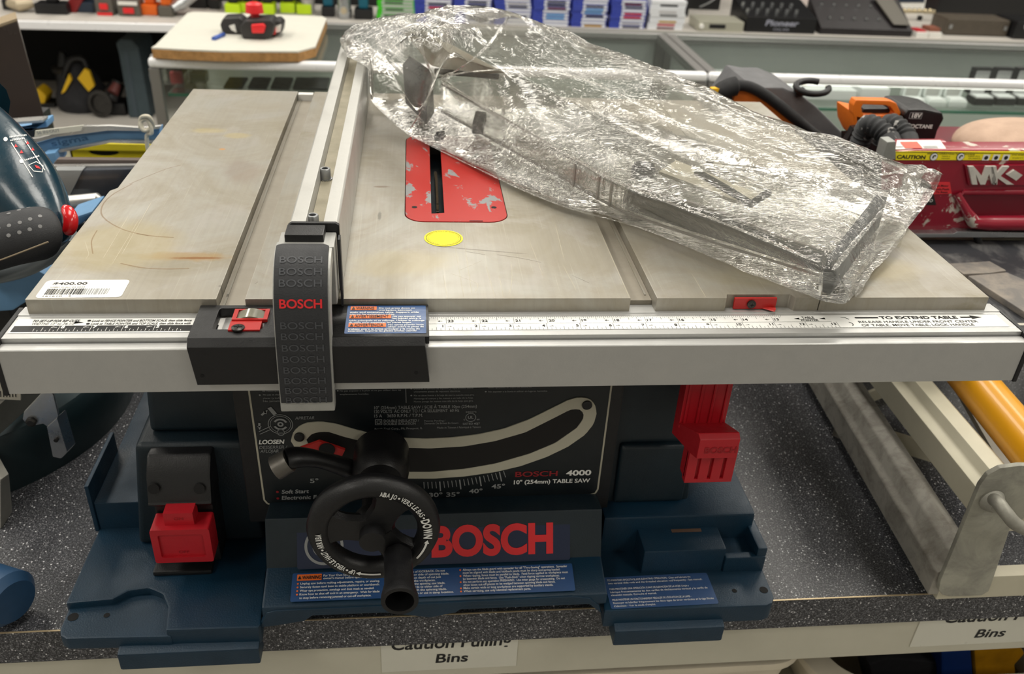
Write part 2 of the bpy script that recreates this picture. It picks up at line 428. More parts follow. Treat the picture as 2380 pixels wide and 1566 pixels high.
M_STEEL = mk('zinc_steel', (186, 188, 190), .3, .9, .08, 60)
M_DSTEEL = mk('dark_steel', (66, 64, 62), .35, .8, .2, 90)
M_CHROME = mk('chrome', (200, 202, 206), .15, 1)
M_HOLE = mk('dark_cavity', (6, 6, 7), .8)
M_BLUEL = mk('blue_label', (36, 74, 124), .35, 0, .08, 60)
M_ORL = mk('orange_label', (244, 116, 40), .45)
M_GREYP = mk('grey_print', (150, 152, 152), .5)
M_WPL = mk('white_plastic', (232, 230, 224), .45, 0, .04, 30)
M_FILL = mk('added_case_glow', (255, 250, 240), .5, emit=5)  # glow for an unseen strip added to brighten a display case
M_CLEAR = film('clear_acrylic', .04, 0, 0, (.97, .97, .955, 1), .03, .08, 0, .6)
M_GLASS = film('shop_glass', .015, 0, 0, (.95, .975, .965, 1), .005, .03, 0, .45)
# ================================================================== room
RX0, RX1, RY0, RY1, FZ = -4.6, 4.6, -3.2, 5.32, -TZ
M_WALL = mk('painted_wall', (206, 206, 202), .8, 0, .03, 3)
M_FLOOR = mk('vinyl_floor', (140, 136, 130), .5, 0, .12, 6)
M_CEIL = mk('ceiling_tile', (226, 226, 222), .9, 0, .03, 40, .3, 200)
M_LAMP = mk('lamp_diffuser', (255, 250, 240), .5, emit=LIGHT_W)
struct(MB(M_FLOOR).box(RX0, RX1, RY0, RY1, FZ-.1, FZ).build('floor'))
struct(MB(M_CEIL).box(RX0, RX1, RY0, RY1, CEIL, CEIL+.1).build('ceiling'))
struct(MB(M_WALL).box(RX0-.1, RX0, RY0, RY1, FZ, CEIL).build('wall_left'))
struct(MB(M_WALL).box(RX1, RX1+.1, RY0, RY1, FZ, CEIL).build('wall_right'))
struct(MB(mk('black_slatwall', (16, 16, 18), .7, 0, .2, 6)).box(RX0-.1, RX1+.1, RY1, RY1+.1, FZ, CEIL).build('wall_back'))
struct(MB(M_WALL).box(RX0-.1, RX1+.1, RY0-.1, RY0, FZ, CEIL).build('wall_front'))
for k, (lx, ly) in enumerate(LAMPS):
    nm = (['near', 'middle', 'back'][k//5]+' row, '+['far left', 'left', 'centre', 'right', 'far right'][k % 5]) if k < 15 else 'behind the counter front, '+['left', 'right'][k-15]
    L = thing('ceiling_light', (lx, ly, CEIL-.03), 'flat white ceiling lamp panel, '+nm, 'ceiling light', 'ceiling lamp panels')
    A, B = match(rrect(lx-.3, lx+.3, ly-.6, ly+.6, .005, 1), rrect(lx-.28, lx+.28, ly-.58, ly+.58, .005, 1))
    MB(M_WPL).ring([(*p, CEIL-.03) for p in A], [(*p, CEIL-.03) for p in B], (0, 0, .03)).build('frame', L)
    MB(M_LAMP).raw([(lx-.28, ly-.58, CEIL-.02), (lx+.28, ly-.58, CEIL-.02), (lx+.28, ly+.58, CEIL-.02), (lx-.28, ly+.58, CEIL-.02)], [(3, 2, 1, 0)]).build('diffuser', L)
# ================================================================== counter with its bins
CZ, CY = -.33, -.0118                                             # counter top and its front edge
M_CREAM = mk('cream_laminate', (206, 202, 184), .5, 0, .05, 14, .1, 300)
M_PAPER = mk('laminated_paper', (224, 222, 208), .3, 0, .03, 20)
ctr = thing('shop_counter', (.1, .6, FZ), 'long shop counter with a speckled charcoal laminate top and cream front rail', 'counter')
MB(M_SPEC).box(-1.5, 1.9, CY, 1.2, CZ-.040, CZ).build('countertop', ctr, .0012)
MB(mk('brass_trim', (206, 186, 150), .4, .6)).box(-1.5, 1.9, CY-.0006, CY+.0008, CZ+.0002, CZ+.0008).build('edge_strip', ctr)
fy = CY+.012
zr = PY(1000, 1490, fy).z; zb = PY(1500, 1550, fy).z
MB(M_CREAM).box(-1.5, 1.9, fy, fy+.02, zb, CZ-.041).build('front_rail', ctr, .002)
MB(M_CREAM).box(-1.5, -1.46, .04, 1.15, FZ, CZ-.041).box(1.86, 1.9, .04, 1.15, FZ, CZ-.041).box(-1.46, 1.86, 1.1, 1.13, FZ, CZ-.041).build('cabinet_panel', ctr)
MB(M_CREAM).box(-1.46, 1.86, .05, 1.1, CZ-.40, CZ-.38).build('bin_shelf', ctr)
def sign(u0, u1, vt, tx, bins, bot):
    a = PY(u0, vt, fy-.0008); b = PY(u1, vt-18, fy-.0008); zt = CZ-.0405; z0 = PY(u0, bot, fy).z
    s = MB(M_PAPER).box(a.x, b.x, fy-.0012, fy-.0002, z0, zt)
    f = Fr((a.x, fy-.0012, z0), (1, 0, 0), (0, 0, 1), .0003); W = b.x-a.x; H = zt-z0
    s.use(M_BLK)
    t0 = PY(tx[0], tx[2], fy); t1 = PY(tx[1], tx[3], fy)
    s.text(f, 'Caution Pulling', t0.x-a.x, t0.z-z0, .0155, t1.x-t0.x, .02, .12)
    b0 = PY(*bins[0], fy); b1 = PY(*bins[1], fy)
    s.text(f, 'Bins', b0.x-a.x, b0.z-z0, .013, b1.x-b0.x, .02, .12)
    # the part of the lettering that the overhanging top covers stays behind it
    s.build('paper_sign', ctr)
sign(885, 1205, 1495, (908, 1187, 1508, 1494), ((1012, 1537), (1086, 1533)), 1560)
sign(2140, 2500, 1440, (2190, 2470, 1445, 1432), ((2262, 1479), (2331, 1474)), 1500)
M_BIN = mk('bin_plastic', (222, 212, 190), .5, 0, .05, 20)
def bin_(x0, x1, zt, fl, rad, label):
    b = thing('storage_bin', ((x0+x1)/2, .3, CZ-.38), label, 'bin', 'storage bins under the counter'); y0_, y1_ = .022, .52
    def ring(e, z): return [(*p, z) for p in rrect(x0-e, x1+e, y0_-e, y1_+e, max(.02, rad+e), 8)]
    MB(M_BIN).loft([ring(-fl-.03, CZ-.378), ring(-.008, zt-.012)], False).loft([ring(-fl-.036, CZ-.372), ring(-fl, zt-.002)], False).raw(ring(-fl-.03, CZ-.378), [tuple(range(36))]).build('tub', b)
    MB(M_BIN).ring(ring(0, zt-.012), ring(-fl, zt-.012), (0, 0, .012)).build('rim', b, .003)
    return b
z1_ = PY(1700, 1549, .022).z; z2_ = PY(2200, 1630, .022).z
bin_(-.20, PY(1888, 1545, .03).x, z1_, .014, .05, 'cream plastic storage bin under the counter, below the table saw')
xb0 = PY(1905, 1560, .05).x
bin_(xb0, xb0+.46, z2_, .034, .09, 'cream plastic storage bin under the counter at the right, holding blue and yellow tools')
yi_ = .10
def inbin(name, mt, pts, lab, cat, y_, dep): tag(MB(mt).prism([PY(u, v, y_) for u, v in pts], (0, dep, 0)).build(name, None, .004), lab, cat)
inbin('tool_case', mk('blue_case', (24, 60, 130), .45), ((2188, 1640), (2188, 1514), (2258, 1508), (2268, 1640)), 'blue plastic tool case standing inside the right hand bin', 'case', yi_, .06)
inbin('power_tool', mk('yellow_case', (212, 152, 24), .45, 0, .2, 40), ((2272, 1640), (2264, 1508), (2370, 1500), (2384, 1520), (2360, 1545), (2368, 1640)), 'yellow power tool body standing beside the blue case in the bin', 'power tool', yi_, .06)
inbin('shade_filler', mk('black_canvas_and_filler', (34, 34, 38), .8, 0, .15, 20, .4, 300), ((2050, 1660), (2020, 1545), (2060, 1530), (2178, 1540), (2184, 1660)), 'added black block standing in for the shade inside the right hand bin', 'filler', yi_+.01, .06)  # black block added in place of the deep shade inside the bin
# ================================================================== table saw
SAW = thing('table_saw', (0, .25, CZ), 'teal blue jobsite table saw with a worn grey aluminium table, standing on the counter', 'table saw')
XL, XR, TD = -.3095, .4293, .546
XS0, XS1, XM0, XM1, XE = -.1766, -.1563, .1335, .1540, .2863
ZR = -.0125
# --- table: three raised fields with two miter slots between them
tb = MB(M_TAB)
lf = [(XL, 0), (XS0, 0), (XS0, TD), (XL+.005, TD), (XL+.005, .215), (XL, .208)]
tb.prism([(x, y, 0) for x, y in lf], (0, 0, -.013))
INS = rrect(-.0400, .0520, .1425, .3800, .017, 6)
A, B = match([(XS1, 0), (XM0, 0), (XM0, TD), (XS1, TD)], rrect(-.0406, .0526, .1419, .3806, .0176, 6))
tb.ring([(*p, 0) for p in A], [(*p, 0) for p in B], (0, 0, -.013))
rt = [(XM1, 0), (.2100, 0), (.2120, .006), (.2640, .006), (.2660, 0), (XE, 0), (XE, TD), (XM1, TD)]
tb.prism([(x, y, 0) for x, y in rt], (0, 0, -.013))
tb.box(XL+.004, .09-.135, 0.002, TD-.002, -.024, -.0125).box(.058, XE, 0.002, TD-.002, -.024, -.0125)
tb.box(-.045, .058, 0.002, .137, -.024, -.0125).box(-.045, .058, .386, TD-.002, -.024, -.0125)
def scratch(mb, name, col, al, lst):
    mb.use(mk(name, col, .5, alpha=al)); fm = Fr((0, 0, 0), (1, 0, 0), (0, 1, 0), .00012)
    for wd_, pts in lst: mb.mline(fm, [tuple(p[:2]) for p in curve([PZ(u, v, 0) for u, v in pts], 4 if len(pts) < 3 else 18)], wd_)
scratch(tb, 'rust_line', (150, 108, 52), .32, [(.0013, [(308, 427), (262, 452), (238, 478), (240, 505), (285, 533), (345, 548)]), (.0016, [(318, 543), (360, 549), (404, 552)]), (.001, [(300, 428), (380, 395), (420, 384)]), (.001, [(226, 535), (213, 560), (216, 590)]), (.0014, [(280, 612), (330, 622), (380, 625), (440, 624)])])
scratch(tb, 'pale_scratch', (226, 218, 192), .38, [(.0005, [(352, 470), (284, 590)]), (.0004, [(300, 500), (240, 600)]), (.0004, [(322, 512), (262, 612)]), (.0005, [(198, 562), (206, 590), (201, 600)]), (.0004, [(1050, 530), (1078, 690)]), (.0004, [(1076, 540), (1096, 680)]), (.0004, [(1290, 520), (1310, 600)]), (.0004, [(1230, 560), (1262, 640)]),
    (.0005, [(1048, 636), (1090, 650), (1110, 662), (1104, 678)]), (.0004, [(1188, 612), (1190, 650), (1184, 682)]), (.0004, [(1068, 628), (1120, 606)]), (.0004, [(1130, 620), (1150, 690)]), (.0004, [(1310, 620), (1338, 672)]), (.0004, [(1640, 690), (1610, 640)]), (.0005, [(1400, 550), (1440, 640), (1462, 690)]), (.0004, [(1030, 640), (1040, 694)]), (.0004, [(1160, 640), (1170, 690)])])
scratch(tb, 'dark_scratch', (84, 78, 68), .4, [(.0005, [(1080, 584), (1128, 592)]), (.0006, [(1156, 592), (1210, 600), (1258, 610)]), (.0004, [(1330, 640), (1370, 658)]), (.0004, [(600, 655), (592, 660)])])
tb.build('table_top', SAW, .0009)
MB(mk('slot_floor', (150, 143, 130), .5, .3, .1, 30)).box(XS0+.0002, XS1-.0002, .003, TD-.012, -.0124, -.0085).build('slot_floor', SAW)
MB(mk('slot_floor', (150, 143, 130), .5, .3, .1, 30)).box(XM0+.0002, XM1-.0002, .012, TD-.004, -.0124, -.0085).build('slot_floor', SAW)
MB(M_TAB).box(XS0+.003, XS0+.0045, .003, TD-.012, -.0085, -.0078).build('slot_lip', SAW)
MB(M_TAB).box(XM1-.0045, XM1-.003, .02, TD-.012, -.0085, -.0078).build('slot_lip', SAW)
MB(M_WPL).box(XS0+.001, XS1-.001, TD-.011, TD-.001, -.0124, -.001).build('slot_stop', SAW)
MB(M_TAB).prism([(XE+.0005, 0, 0), (XR, 0, 0), (XR, TD, 0), (XE+.0005, TD, 0)], (0, 0, -.022)).build('extension_table', SAW, .0009)
# --- throat plate and blade
M_CHIP = worn_paint('chipped_red_paint', (172, 32, 24), (138, 140, 140), .575, 30, .5, (1.4, .8, 1), 3.1)
slot = [(-.0166, .160), (-.0048, .162), (-.0030, .362), (-.0150, .362)]
A, B = match(INS, slot)
ip = MB(M_CHIP).ring([(*p, .0003) for p in A], [(*p, .0003) for p in B], (0, 0, -.003))
ft = Fr((0, 0, .0003), (1, 0, 0), (0, 1, 0), .0002)
ip.use(M_HOLE).mdisc(ft, -.0318, .1745, .0025).mdisc(ft, .0415, .1755, .0025).mrect(ft, .017, .1432, .012, .0016)
ip.build('throat_plate', SAW)
MB(M_HOLE).box(-.045, .058, .137, .386, -.10, -.098).build('throat_floor', SAW)
bl = []
for i in range(80):
    a = 2*math.pi*i/80
    for da, r in ((0, .120), (.05, .127), (.06, .120)): bl.append((-.0105, .262+r*math.cos(a+da), -.133+r*math.sin(a+da)))
MB(mk('saw_blade_steel', (120, 112, 100), .35, .9)).prism(bl, (.0022, 0, 0)).build('saw_blade', SAW)
# --- stickers on the table
st = MB(mk('yellow_sticker', (250, 232, 20), .5)); fs = Fr((-.0073, .1075, 0), (1, 0, 0), (0, 1, 0), .0003)
st.mdisc(fs, 0, 0, .0166, 1, 40).use(M_BLK).mring(fs, 0, 0, .0146, .0150, 2)
st.arctext(fs, 'RENEW ONLY ONE • RENEW ONLY ONE • RENEW ONLY', 0, 0, .0132, 250, -100, .0014, k=2, bold=0); st.build('round_sticker', SAW)
pt, W, H = quadfr(PZ(80, 693, 0), PZ(281, 691, 0), PZ(98, 652, 0)); pt.lift = .0002
pk = MB(mk('price_label', (240, 238, 230), .35, 0, .02)); pk.mround(pt, 0, 0, W, H, .0035, 1).use(M_BLK)
pk.text(pt, '$400.00', .006, H*.73, H*.14, .024, .02, k=2).text(pt, 'USED D-Jan-24 0022', .006, H*.56, H*.06, .024, 0, k=2)
x = .005
while x < .048:
    bw = random.choice((.0004, .0007, .0011)); pk.use(M_BLK if x < .03 else M_GREYP); pk.mrect(pt, x, H*.17, bw, H*.33, 2); x += bw+random.choice((.0004, .0008))
pk.use(M_BLK).text(pt, '161610   3', .005, H*.05, H*.07, .019, 0, k=2); pk.build('price_sticker', SAW)
# --- front rail
RL, RR = -.3160, .4410
yA, yB, yC, yD, yE = -.0022, -.0065, -.0262, -.0337, -.0431
pr = [(.012, ZR), (.012, -.052), (yE, -.0520), (yE, -.0168), (yE+.0008, -.0160), (yD-.001, -.0160), (yD-.001, -.0185), (yD+.0005, -.0185), (yD+.0005, ZR), (yC-.001, ZR), (yC-.0006, ZR-.0004), (yC, ZR), (yB, ZR), (yB+.0003, ZR-.0004), (yB+.0006, ZR), (yA, ZR), (yA, ZR+.0008), (.001, ZR+.0008)]
MB(M_ALU).prism([(RL, y, z) for y, z in pr], (RR-RL, 0, 0)).build('fence_rail', SAW, .0004)
def cap(xf, xb, s):
    c = MB(M_BP)
    c.prism([(xf, yE-.001, -.0158), (xf, yD+.001, -.0118), (xf, .010, -.0118), (xf, .010, -.053), (xf, yE-.001, -.053)], (s*.0035, 0, 0)); c.build('rail_end_cap', SAW, .0008)
cap(RL, RL, -1); cap(RR, RR, 1)
# --- printed scales
fR = Fr((0, yC, ZR), (1, 0, 0), (0, 1, 0), .0002); HS = yB-yC
X1 = -.0356
sc = MB(M_WHT).mrect(fR, X1-.02, 0, RR-X1+.014, HS).use(M_BLK)
xe = X1+13.5*.0254
sc.mrect(fR, X1-.02, HS*.47, xe-X1+.004, .0002, 2).mrect(fR, X1-.02, 0, RR-X1+.014, .0002, 2).mrect(fR, X1-.02, HS-.0002, RR-X1+.014, .0002, 2)
for i in range(0, 13*16+2):
    x = X1+i*.0254/16; L = .44 if i % 16 == 0 else .24 if i % 8 == 0 else .19 if i % 4 == 0 else .12 if i % 2 == 0 else .08
    if i % 2 == 0: sc.mrect(fR, x, HS*.02, .00025, HS*L, 2)
    if x < X1+11.35*.0254:
        sc.mrect(fR, x+.0012, HS*(.98-L*1.08), .0002, HS*L*1.08, 2)
for i in range(1, 14):
    x = X1+i*.0254
    sc.text(fR, str(i), x-.0012, HS*.22, HS*.17, None, .02, al='r', k=2)
    if i < 13: sc.text(fR, '→', x+.002, HS*.2, HS*.13, .0035, .01, k=2)
    n = 24-i
    if n > 12: sc.text(fR, str(n), x+.0024, HS*.6, HS*.17, None, .02, k=2).text(fR, '←', x-.0052, HS*.62, HS*.12, .0035, .01, k=2)
px = lambda u, v: PZ(u, v, ZR).x
sc.text(fR, 'TABLE', px(1865, 742), HS*.72, HS*.17, px(1894, 742)-px(1865, 742), .02, k=2).text(fR, 'POINTER', px(1864, 748), HS*.53, HS*.15, px(1905, 748)-px(1864, 748), .02, k=2)
def arrow(mb, fr, x0, x1, y, h, k=2):
    d = 1 if x1 > x0 else -1; t = x1-d*h*1.6
    mb.mpoly([fr.p(x0, y-h*.16, k), fr.p(t, y-h*.16, k), fr.p(t, y+h*.16, k), fr.p(x0, y+h*.16, k)]).mpoly([fr.p(t, y-h*.5, k), fr.p(x1, y, k), fr.p(t, y+h*.5, k)])
arrow(sc, fR, px(1855, 743), px(1846, 743), HS*.72, .0028); arrow(sc, fR, px(1917, 743), px(1906, 743), HS*.72, .0028)
sc.mline(fR, [(px(1957, 742), HS*.83), (px(1966, 742), HS*.8), (px(1975, 745), HS*.65)], .0006, 2).mring(fR, px(1976, 757), HS*.28, .0028, .0034, 2, -60, 70, 10)
a0, a1 = px(1989, 742), px(2286, 742)
sc.mrect(fR, a0, HS*.72, px(2043, 742)-a0, HS*.1, 2); arrow(sc, fR, px(2236, 742), a1, HS*.77, HS*.3)
sc.text(fR, 'TO EXTEND TABLE', px(2047, 742), HS*.66, HS*.22, px(2228, 742)-px(2047, 742), .03, k=2)
sc.text(fR, 'RELEASE HANDLE UNDER FRONT CENTER', px(1998, 752), HS*.36, HS*.17, px(2277, 752)-px(1998, 752), .006, k=2)
sc.text(fR, 'OF TABLE, MOVE TABLE, LOCK HANDLE', px(2003, 757), HS*.1, HS*.17, px(2266, 757)-px(2003, 757), .006, k=2); sc.build('rip_scale', SAW)
s2 = MB(M_WHT).mrect(fR, RL+.002, 0, -.172-RL, HS).use(M_BLK).mrect(fR, RL+.003, HS*.07, -.172-RL-.004, HS*.42, 2)
s2.text(fR, 'TO SET-UP FOR RIP CUTS', px(78, 744), HS*.76, HS*.16, px(186, 744)-px(78, 744), .02, .15, k=2).text(fR, 'WIDTHS 13" to 24-1/2"', px(76, 750), HS*.55, HS*.16, px(178, 750)-px(76, 750), 0, .15, k=2)
arrow(s2, fR, px(184, 747), px(197, 747), HS*.72, .004)
s2.mdisc(fR, px(209, 744), HS*.84, .0013, 2).mdisc(fR, px(206, 751), HS*.62, .0013, 2)
s2.text(fR, 'Look at FENCE POINTER and BOTTOM SCALE, then slide fence', px(216, 744), HS*.76, HS*.15, px(446, 744)-px(216, 744), .015, .15, k=2)
s2.text(fR, 'Look at TABLE POINTER and TOP SCALE, then slide fence with', px(213, 751), HS*.55, HS*.15, px(443, 751)-px(213, 751), .015, .15, k=2)
s2.use(M_WHT); x8 = PZ(136, 765, ZR).x
for i in range(-12, 64):
    x = x8+i*.0216/16; L = .36 if i % 16 == 0 else .26 if i % 8 == 0 else .18 if i % 4 == 0 else .09
    if -.302 < x < -.175 and (i % 2 == 0): s2.mrect(fR, x, HS*.08, .0003, HS*L, 3)
for i, n in enumerate('8765'): s2.text(fR, n, x8+i*.0216+.0012, HS*.29, HS*.18, None, .03, k=3).text(fR, '←', x8+i*.0216-.0055, HS*.3, HS*.13, .004, .02, k=3)
s2.build('rip_scale', SAW)
# --- red table pointer in its notch
pa, pb = PY(1708, 692, .003), PY(1800, 716, .003)
tp = MB(M_REDM).box(pa.x, pb.x, .002, .004, pb.z, pa.z)
tp.prism([(pb.x-.013, .0042, pb.z+.001), (pb.x-.001, .0042, pb.z+.001), (pb.x-.001, -.001, ZR+.004), (pb.x-.003, -.004, ZR+.003)], (0, -.001, -.0004))
tp.build('table_pointer', SAW)
xs_ = PY(1746, 705, .002).x
MB(M_DSTEEL).lathe([(.0035, 0), (.0035, .0016), (.002, .0022)], (xs_, .002, -.0065), (0, -1, 0), 16).use(M_HOLE).box(xs_-.0015, xs_+.0015, -.0004, .0, -.0068, -.0062).box(xs_-.0003, xs_+.0003, -.0004, 0, -.008, -.005).build('pointer_screw', SAW)
# --- under-table frame
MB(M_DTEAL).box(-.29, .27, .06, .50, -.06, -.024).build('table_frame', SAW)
# --- base: two feet, a sill between them, columns
ZF = -.30
P = lambda u, v, z=ZF: tuple(PZ(u, v, z)[:2])
base = MB(M_TEAL)
nt_ = [P(152, 1402), P(262, 1392), P(300, 1372), P(345, 1366), P(378, 1380), P(390, 1410), P(385, 1464)]
LF = [(-.337, .47), (-.338, .10)]+nt_+[(-.1690, -.0435), (-.1674, -.040), (-.1715, .02), (-.165, .47)]
base.prism([(*p, ZF) for p in LF], (0, 0, -.0215))
pad = [(-.3385, -.002), (-.3385, -.030), (-.336, -.037), (-.330, -.0408), (nt_[-1][0]+.004, -.0432), (nt_[-1][0]+.004, .005), (-.28, .006)]
base.prism([(*p, ZF-.007) for p in pad], (0, 0, -.014))
base.prism([(-.2885, -.050, -.3395), (-.2885, -.050, -.3195), (-.2885, -.036, -.316), (-.2885, -.028, -.3395)], (.119, 0, 0))
RF = [(.1367, -.0419), (.289, -.0428), (.296, -.040), (.300, -.033), (.3015, .02), (.315, .03), (.315, .47), (.138, .47), (.141, .01)]
base.prism([(*p, ZF) for p in RF], (0, 0, -.0215))
base.prism([(.1468, -.050, -.338), (.1468, -.050, -.3185), (.1468, -.036, -.315), (.1468, -.028, -.338)], (.104, 0, 0))
base.box(-.335, -.17, .006, .46, CZ, -.321).box(.142, .31, .006, .46, CZ, -.321).box(-.18, .15, .30, .45, CZ, -.30)
base.build('base', SAW, .0022, 2)
fz = Fr((0, 0, ZF-.007), (1, 0, 0), (0, 1, 0), .0003); fz2 = Fr((0, 0, ZF), (1, 0, 0), (0, 1, 0), .0003)
for u, v, r in ((170, 1434, .0045), (248, 1430, .0026)): q = PZ(u, v, ZF-.007); MB(M_HOLE).mdisc(fz, q.x, q.y, r).build('mounting_hole', SAW)
for u, v, r in ((1707, 1373, .0024), (1775, 1371, .0040)): q = PZ(u, v, ZF); MB(M_HOLE).mdisc(fz2, q.x, q.y, r).build('mounting_hole', SAW)
# sill with its warning label
sl = MB(M_TEAL); yb, yt, z_b, z_t = -.0335, -.0085, -.2830, -.2745
sl.prism([(-.166, yb-.003, z_b-.001), (-.166, yt+.01, z_t+.001), (-.166, .03, z_t), (-.166, .03, -.300), (-.166, yb-.004, -.296)], (.305, 0, 0)); sl.build('front_sill', SAW, .0025)
q = lambda u, v: PY(u, v, -.038)
SP = [(600, 1460), (618, 1425), (640, 1420), (1330, 1387), (1372, 1391), (1392, 1406), (1400, 1428), (1370, 1405), (1320, 1400), (1302, 1400), (1290, 1402), (1082, 1408), (1060, 1424), (1000, 1436), (890, 1424), (735, 1425), (708, 1444), (640, 1455)]
MB(M_TEAL).prism([q(*p) for p in SP], (0, .006, 0)).build('sill_apron', SAW, .0015)
wl, W, H = quadfr((PZ(676, 1394, z_b).x, yb, z_b), (PZ(1335, 1366, z_b).x, yb, z_b), (PZ(676, 1394, z_b).x, yt, z_t), .0006); wl.o.z += .0014
wd = MB(M_BLUEL).mround(wl, 0, 0, W, H, .0015, 1)
wd.use(M_ORL).mrect(wl, W*.017, H*.72, W*.085, H*.22, 2).use(M_BLK).text(wl, 'WARNING', W*.034, H*.76, H*.12, W*.066, .02, k=3, sh=.1).mpoly([wl.p(W*.02, H*.76, 3), wl.p(W*.032, H*.76, 3), wl.p(W*.026, H*.89, 3)])
wd.use(M_WHT)
def lines(mb, fr, L, x, y, h, dy, w, k=2, bold=.012, dots=None, al='l'):
    mx = max(len(s_) for s_ in L)
    for i, s_ in enumerate(L):
        d = s_.startswith('*'); s2_ = s_.lstrip('*')
        mb.text(fr, s2_, x, y-i*dy, h, w*len(s2_)/mx, bold, 0, al, k)
        if d and dots: mb.use(dots).mdisc(fr, x-h*1.1, y-i*dy+h*.4, h*.42, k, 10).use(M_WHT)
lines(wd, wl, ['For Your Own Safety - Read and Understand', "owner's manual before operating saw."], W*.108, H*.84, H*.075, H*.1, W*.2)
lines(wd, wl, ['*Unplug saw before making adjustments, repairs, or storing.', '*Securely fasten tool base to stable platform or workbench.', '*Wear eye protection, earplugs and dust mask as needed.', '*Know how to shut off tool in an emergency.  Wait for blade', 'to stop before removing jammed or cut-off workpiece.'], W*.03, H*.58, H*.075, H*.125, W*.28, dots=M_ORL)
lines(wd, wl, ['*Avoid getting in line of KICKBACK. Do not', 'stand at the back or side of spinning blade.', '*Use guard and adjust depth of cut just', 'above thickness of the workpieces.', '*Do not reach over the spinning saw blade.', 'Keep hands and guards to either side of', 'and never in line with the spinning blade.', '*Do not expose to rain or use in damp locations.'], W*.335, H*.86, H*.075, H*.11, W*.235, dots=M_ORL)
lines(wd, wl, ['*Always use the blade guard with spreader for all "Thru-Sawing" operations.  Spreader', 'must be aligned with blade and kickback pawls must be sharp and spring loaded.', '*When ripping, fence must be parallel to blade.  Feed force applied to workpiece must', 'be between blade and fence.  Use "Push-Stick" when ripping narrow workpieces.', '*Do not perform any operation FREEHAND.  Use miter gauge for crosscutting.  Do not', 'allow loose cut-off pieces to be wedged between spinning blade and fence.', '*Make certain wide or long workpieces are supported by auxiliary stands.', '*When servicing, use only identical replacement parts.'], W*.6, H*.86, H*.078, H*.11, W*.385, dots=M_ORL)
wd.build('warning_label', SAW)
# brand plate behind the wheel
yp0, yp1 = -.004, .016
p0 = PY(1325, 1302, yp0); p1 = PY(1318, 1196, yp1); xl_ = PY(690, 1318, yp0).x
lb = MB(M_DTEAL); lb.prism([(-.166, yp0+.002, z_t-.004), (-.166, yp1+.002, p1.z+.004), (-.166, .06, p1.z-.004), (-.166, .06, z_t-.02)], (.305, 0, 0)); lb.build('lower_body', SAW, .002)
bp, W, H = quadfr((xl_, yp0+.001, p0.z), (p0.x, yp0+.001, p0.z), (xl_, yp1+.001, p1.z-.002), .0006)
bd = MB(mk('navy_plate', (14, 30, 62), .35)); bd.mround(bp, 0, 0, W, H, .002, 1).use(M_REDP)
fx = lambda u, v: (PY(u, v, .004).x-xl_)
bd.text(bp, 'BOSCH', fx(1003, 1275), H*.2, H*.66, fx(1285, 1265)-fx(1003, 1275), .042, k=2)
bd.use(M_GREYP).mring(bp, fx(752, 1265), H*.5, H*.36, H*.42, 2).mring(bp, fx(752, 1265), H*.5, H*.2, H*.25, 2, 120, 240, 14).mring(bp, fx(752, 1265), H*.5, H*.2, H*.25, 2, -60, 60, 14).mrect(bp, fx(752, 1265)-H*.12, H*.46, H*.24, H*.08, 2); bd.build('brand_plate', SAW)
# --- bevel panel with the tilt slot
yp = .045
Q = lambda u, v, y=yp: PY(u, v, y)
MB(M_BP).box(-.186, .152, yp+.0015, .36, -.262, -.062).build('body_shell', SAW, .002)
pn = MB(mk('panel_black', (15, 22, 26), .4, 0, .06, 40)); pts = [(-.1735, yp, -.06), (-.1715, yp, -.234), (-.1690, yp, -.2385), (-.165, yp, -.2402), (.134, yp, -.2385), (.1385, yp, -.237), (.1405, yp, -.232), (.1405, yp, -.06)]
pn.prism(pts, (0, .0015, 0)); fp = Fr((0, yp, 0), (1, 0, 0), (0, 0, 1), .0003)
pn.use(mk('cream_print', (182, 178, 160), .5)); pn.mline(fp, [(p[0]*.992, p[2]+.001) for p in pts], .0016, 1)
G = lambda u, v: (Q(u, v).x, Q(u, v).z)
def ptx(mb, st_, u0, v0, u1, h, bold=.012, sh=0, k=2):
    a, b = G(u0, v0), G(u1, v0); mb.text(fp, st_, a[0], a[1], h, b[0]-a[0], bold, sh, k=k)
pn.use(M_GREYP)
for st_, u0, v0, u1 in (('junto encima del grosor de la pieza de trabajo.', 1000, 893, 1122), ('Durante el servicio de adjustes y reparaciones utilice', 962, 904, 1100), ('unicamente piezas de repuesto identicas.', 962, 911, 1070),
    ('No se situe frente a la hoja de sierra cuando esta gire.', 962, 920, 1102), ('Mantenga el cuerpo y las manos a un lado de la hoja.', 962, 927, 1100), ('Nunca ponga las manos mas alla de la hoja que gira.', 962, 934, 1100),
    ('Asegurese de que las piezas de trabajo anchas o largas', 1135, 894, 1280), ('esten apoyadas en soportes auxiliares.', 1135, 901, 1236), ('No esponer a la lluvia ni utilizar en lugares humedos.', 1135, 911, 1272),
    ('Ne pas exposer a la pluie et ne pas utiliser dans les', 790, 909, 932), ('emplacements humides.', 790, 917, 858), ('de restomper', 610, 909, 650), ('Ne pas se situer', 612, 918, 655), ('placer (y inclus', 612, 926, 655), ('Ne jamais', 612, 933, 650)):
    ptx(pn, st_, u0, v0, u1, .0018, 0)
for u, v in ((956, 902), (956, 918), (1129, 892), (1129, 909), (785, 907), (604, 917)): pn.mdisc(fp, *G(u, v), .0008, 2, 8)
pn.mline(fp, [G(943, 895), G(944, 935)], .0005, 2)
ptx(pn, '10" (254mm) TABLE SAW / SCIE À TABLE 10po (254mm)', 870, 950, 1108, .0033); ptx(pn, '120 VOLTS  AC ONLY TO / CA SEULEMENT  60 Hz', 870, 959, 1067, .0033); ptx(pn, '15 A    3650 R.P.M. / T.P.M.', 870, 969, 983, .0033)
